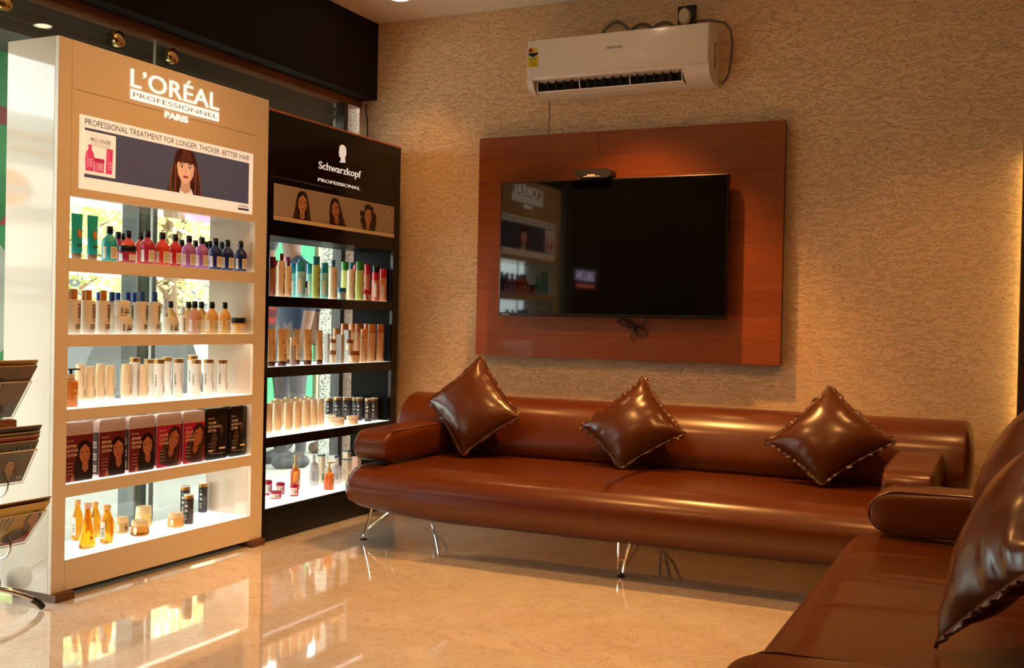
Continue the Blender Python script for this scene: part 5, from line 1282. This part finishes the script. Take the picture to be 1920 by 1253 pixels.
# boxed kits on the fourth shelf of the cream cabinet
KITS = [(-2.405,-2.262,'r'),(-2.232,-2.100,'r'),(-2.080,-1.945,'r'),(-1.930,-1.790,'c'),(-1.778,-1.648,'c'),(-1.640,-1.500,'v'),(-1.486,-1.346,'v')]
KW = dict(r=('dark red kit box with a long-haired woman, ', ['REPAIR','REVIVER','SYSTEM'], hx('6a1820')), c=('crimson kit box with a woman with closed eyes, ', ['COLOUR','LOCK','SYSTEM'], hx('b01c44')), v=('black kit box with two dim faces, ', ['VOLUME','RESTORATION','SYSTEM'], hx('141010')))
cnt = dict(r=0, c=0, v=0)
for i, (a, b, k) in enumerate(KITS):
    if i == 6: b = -1.371; 
    w = b-a; hgt = .222 if k != 'v' else .224
    pos = {('r',0): 'cut off by the cabinet edge', ('r',1): 'second from left', ('r',2): 'beside the first crimson box', ('c',0): 'the left one', ('c',1): 'the right one', ('v',0): 'the left one', ('v',1): 'at the right end of shelf'}[(k, cnt[k])]; cnt[k] += 1
    t = thing('kit_box', KW[k][0]+pos, 'box', (-.052, (a+b)/2, .4205), group='boxed hair kits on the fourth shelf')
    # rounded-corner tin shape extruded towards the room
    rc = .012; pts = []
    for (cx_, cz_, a0) in ((w/2-rc, rc, -PI/2), (w/2-rc, hgt-rc, 0), (-w/2+rc, hgt-rc, PI/2), (-w/2+rc, rc, PI)):
        for j in range(6): an = a0+PI/2*j/5; pts.append((cx_+rc*math.cos(an), cz_+rc*math.sin(an)))
    g = G(); g.extr(pts, -.030, .026, 'x'); g.build('case', mat('frosted_mauve_case', lin((.80,.72,.70)), .25, coat=.3) if k != 'v' else mat('black_case', (.012,.010,.010), .22, coat=.4), t, smooth=30)
    zt = hgt*.78 if k != 'v' else hgt*.985
    P = Print(); bgc = KW[k][2]; zb_ = .002
    if k != 'v': P.rect(-w/2+.0005, zb_, w/2-.0005, zt, bgc, 1)
    Wm = Print()
    if k == 'r': woman(Wm, w*.22, .100, .036, hx('1c0c0a'), hx('3a1a14'), hx('b87050'), 'straight', None, l=1.5, tilt=.05, seed=2+i)
    elif k == 'c': woman(Wm, w*.18, .112, .039, hx('3a1c16'), hx('6a4838'), hx('b0684a'), 'straight', None, l=1.5, tilt=-.30, seed=20+i)
    else:
        woman(Wm, -w*.12, .090, .029, hx('181210'), hx('1c1614'), hx('4a382c'), 'straight', None, l=1.5, seed=30+i); woman(Wm, w*.20, .130, .020, hx('161110'), hx('1c1614'), hx('3a2c24'), 'straight', None, l=1.2, seed=31+i)
    Wm.v = [(max(-w/2+.001, min(w/2-.001, p)), max(zb_, min(zt-.001, q)), l) for p, q, l in Wm.v]
    n0 = len(P.v); P.v += Wm.v; P.f += [tuple(n0+j for j in f) for f in Wm.f]; P.c += Wm.c
    if k == 'c': P.rect(-w/2+.001, zb_, -w*.40, zt-.001, bgc, 8)
    tx = hx('ead2bc'); zt2 = zt-(.0 if k != 'v' else .02)
    P.text('illumia', -w*.42, zt2-.022, .006, tx, 9, w*.26)
    for j, s_ in enumerate(KW[k][1]): P.text(s_, -w*.42, zt2-.044-.017*j, .0105, tx, 9, w*(.36 if len(s_) < 7 else (.42 if k == 'r' else .60)), bold=.012)
    for j in range(4): P.rect(-w*.40, .070-.013*j, -w*.40+w*.22, .072-.013*j, tuple(v*.6 for v in tx), 9)
    if k == 'v': 
        P.rect(-w*.40,.038,-w*.18,.046,tx,9); P.rect(w*.10,.044,w*.38,.052,tx,9); P.rect(-w*.3,.025,w*.35,.027,tuple(v*.4 for v in tx),9)
    P.build('front_print', on_x(.0262, 0, 0), PR, t)
    P = Print(); sc_ = tuple(v*.35 for v in bgc); P.rect(-.028, .013, .024, min(zt, hgt-.013), sc_, 1)
    for j in range(3): P.rect(-.018, .022+.045*j, .014, .048+.045*j, hx('d8d0c8'), 2)
    for j in range(3):
        for q_ in range(5): P.rect(-.016+.006*q_, .026+.045*j, -.0135+.006*q_, .044+.045*j, hx('3a3030'), 3)
    P.build('spine_print', on_y(-w/2-.0003, 0, 0), PR, t)

# ================================================================== magazine rack at the left edge
RK = mat('rack_chrome', (.62,.58,.54), .18, metal=1); ACR = bpy.data.materials.new('clear_acrylic'); ACR.use_nodes = True
nt = ACR.node_tree.nodes; lk = ACR.node_tree.links; nt.clear(); o_ = nt.new('ShaderNodeOutputMaterial'); mx = nt.new('ShaderNodeMixShader'); tt = nt.new('ShaderNodeBsdfTransparent'); gg = nt.new('ShaderNodeBsdfGlossy')
tt.inputs[0].default_value = (.93,.93,.92,1); gg.inputs['Roughness'].default_value = .02; lw = schlick(nt, lk)
lk.new(lw.outputs[0], mx.inputs[0]); lk.new(tt.outputs[0], mx.inputs[1]); lk.new(gg.outputs[0], mx.inputs[2]); lk.new(mx.outputs[0], o_.inputs[0])
EDG = mat('acrylic_edge', lin((.93,.86,.76)), .2, coat=.5)
rack = thing('magazine_rack', 'chrome magazine rack with clear pockets at the left edge by the cream cabinet', 'rack', (-.20, -2.80, 0))
RX, RY = -.20, -2.80
def rl(p): return (p[0]-RX, p[1]-RY, p[2])
g = G(); g.tube([rl((-.185,-2.78,.10)), rl((-.185,-2.78,.95))], .012, 12); g.build('column', RK, rack)
for (ex, ey) in ((.045,-2.545), (-.28,-2.545), (.045,-3.03), (-.28,-3.03)):
    pts = []
    for k in range(13):
        q = k/12; pts.append(rl((-.185+(ex+.185)*math.sin(q*PI/2)**.9, -2.78+(ey+2.78)*q, .105*math.cos(q*PI/2)**.8+.010)))
    g = G(); g.tube(pts[:-1], .0095, 10); lg = g.build('leg', RK, rack)
    g = G(); g.tube([pts[-3], pts[-2], pts[-1]], .0115, 10); g.build('tip', BLKPL, lg)
g = G(); g.lathe([(.0,-.010),(.038,-.012),(.046,-.008),(.046,.008),(.038,.012),(0,.010)], 24); w_ = g.build('wheel', BLKPL, rack, rl((-.235,-2.535,.047)), (0, PI/2, .2))
g = G(); g.lathe([(.0,-.014),(.016,-.014),(.016,.014),(0,.014)], 16); g.build('hub', RK, w_)
PK3 = [ # (Xtop, Ztop, Xbottom, Zbottom)
 (.010,.806,-.085,.669), (.042,.570,-.027,.447), (.093,.360,-.010,.235)]
for i, (xt, z1, xb, z0) in enumerate(PK3):
    pk2 = G(); pk2.add([rl((xt,-2.575,z1)), rl((xb,-2.575,z0)), rl((xb,-2.86,z0)), rl((xt,-2.86,z1)), rl((xt-.003,-2.575,z1)), rl((xb-.003,-2.575,z0)), rl((xb-.003,-2.86,z0)), rl((xt-.003,-2.86,z1))],
        [(0,1,2,3),(7,6,5,4),(0,4,5,1),(1,5,6,2),(2,6,7,3),(3,7,4,0)]); po = pk2.build('pocket', ACR, rack, smooth=0); po['label'] = 'clear acrylic pocket'
    g = G(); g.tube([rl((xt,-2.575,z1)), rl((xt,-2.86,z1))], .0022, 6); g.tube([rl((xt,-2.575,z1)), rl((xb,-2.575,z0))], .0012, 6); g.tube([rl((xb,-2.575,z0)), rl((xb,-2.86,z0))], .0015, 6); g.build('pocket_rim', EDG, po)
    for yy in (-2.665, -2.80):
        g = G(); hk = [(-.185, z0-.02)]+[(xb-.02+.055*math.sin(a), z0+.010-.050*math.cos(a)) for a in [PI*j/10*.95 for j in range(11)]]
        g.tube([rl((x_, yy, z_)) for x_, z_ in hk], .0042, 8); g.build('wire_hook', RK, rack)
# magazines: each leans in its pocket, its cover facing the room
COV = [[('5a3c28','8a6a4c','m',0.000,.060,'fashion magazine with brown cover in top pocket of rack'), ('a88a3c','c8a850','',.012,.075,'yellowish magazine standing behind it in top pocket')],
       [('4a4438','2a8a94','w',0.000,.030,'dark magazine with woman and teal lettering in middle pocket'), ('8a2a22','b8862c','',.009,.045,'red and ochre magazine behind it in middle pocket'), ('6a5a3c','8a7a50','',.017,.055,'olive magazine third back in middle pocket'), ('241a16','3a2a20','',.026,.075,'black-edged magazine at back of middle pocket')],
       [('c4a03c','c0342c','y',0.000,.036,'yellow and red magazine with dark oval badge in lowest pocket'), ('5a3418','7a4a28','',.010,.048,'brown magazine behind it in lowest pocket')]]
for i, (xt, z1, xb, z0) in enumerate(PK3):
    dx, dz = xt-xb, z1-z0; L_ = math.hypot(dx, dz); ux, uz = dx/L_, dz/L_; nx, nz = uz, -ux
    for j, (c1, c2, art, off, ext, lab) in enumerate(COV[i]):
        ox, oz = xb-nx*(off+.006)+ux*.004, z0-nz*(off+.006)+uz*.004; Lh = L_+ext; yf = -2.578+.004*j+(.010 if art == '' else -.006)*0
        t = thing('magazine', lab, 'magazine', (ox, yf, oz)); ye = -.225
        vs = []
        for (s_, q_) in ((0,0),(Lh,0)):
            for th in (0, -.0035): vs += [(ux*s_+nx*th, 0, uz*s_+nz*th), (ux*s_+nx*th, ye, uz*s_+nz*th)]
        g = G(); g.add(vs, [(0,1,5,4),(2,6,7,3),(0,4,6,2),(1,3,7,5),(4,5,7,6),(0,2,3,1)]); g.build('pages', mat('page_edge', lin((.80,.72,.60)), .6), t, smooth=0)
        P = Print(); W_ = .225; P.rect(0, 0, W_, Lh, hx(c1), 1); R = random.Random(i*10+j)
        for q in range(14):
            u = R.uniform(0, W_*.8); v = R.uniform(0, Lh*.9); P.rect(u, v, u+R.uniform(.01,.05), v+R.uniform(.01,.05), tuple(c*R.uniform(.6,1.3) for c in hx(c1)), 1.2+.02*q)
        if art == 'm':
            woman(P, .09, .13, .035, hx('2c1810'), hx('5a3a24'), hx('b88a64'), 'straight', None, l=2, seed=5)
            for q in range(4): P.rect(.03, .05+.012*q, .08, .056+.012*q, hx('2a1c14'), 12)
        if art == 'w':
            woman(P, .145, .07, .026, hx('241612'), hx('4a3020'), hx('c89468'), 'short', hx('3a4a50'), l=2, tilt=.4, seed=6); [P.line([(.118+.022*q, .125), (.130+.022*q, .150), (.138+.022*q, .126)], .004, hx(c2), 12) for q in range(4)]; P.rect(.12, .104, .19, .108, hx(c2), 12)
            P.text('cs', .190, .018, .012, WH, 12, .020)
        if art == 'y':
            P.poly([(.13,0),(.225,0),(.225,.10)], hx(c2), 2); P.rect(0,0,.225,.012,hx(c2),2.2); woman(P, .195, .12, .030, hx('1c120e'), hx('3a241a'), hx('c88c60'), 'short', None, l=2.4, tilt=.5, seed=7)
            P.ell(.155, .048, .045, .028, hx('2c2824'), 12, 24, rot=.35)
            for q, s_ in enumerate(('Hair', 'Beauty', 'Salon')): P.text(s_, .128+.006*q, .058-.014*q, .008, hx('d8d0c4'), 13, .045, rot=.3)
            for q in range(5): P.rect(.02+.02*q, .08+.01*(q % 2), .028+.02*q, .15, hx('4a3a20'), 3)
        P.v = [(max(0, min(W_, a)), max(0, min(Lh, b)), l) for a, b, l in P.v]
        P.build('cover_print', (lambda ux, uz, nx, nz: (lambda u, v, l: (ux*v+nx*EPS*l, -W_+u, uz*v+nz*EPS*l)))(ux, uz, nx, nz), PR, t)
g = G(); g.rbox((0,0,.03), (.03,.20,.06), (.004,.004,.004), 1)
t_ = thing('holder', 'small brown wooden block on the rack above the middle pocket', 'block', (-.045,-2.70,.612)); g.build('block', wood('block_wood', lin((.45,.27,.16)), lin((.55,.34,.20)), axis=1), t_)
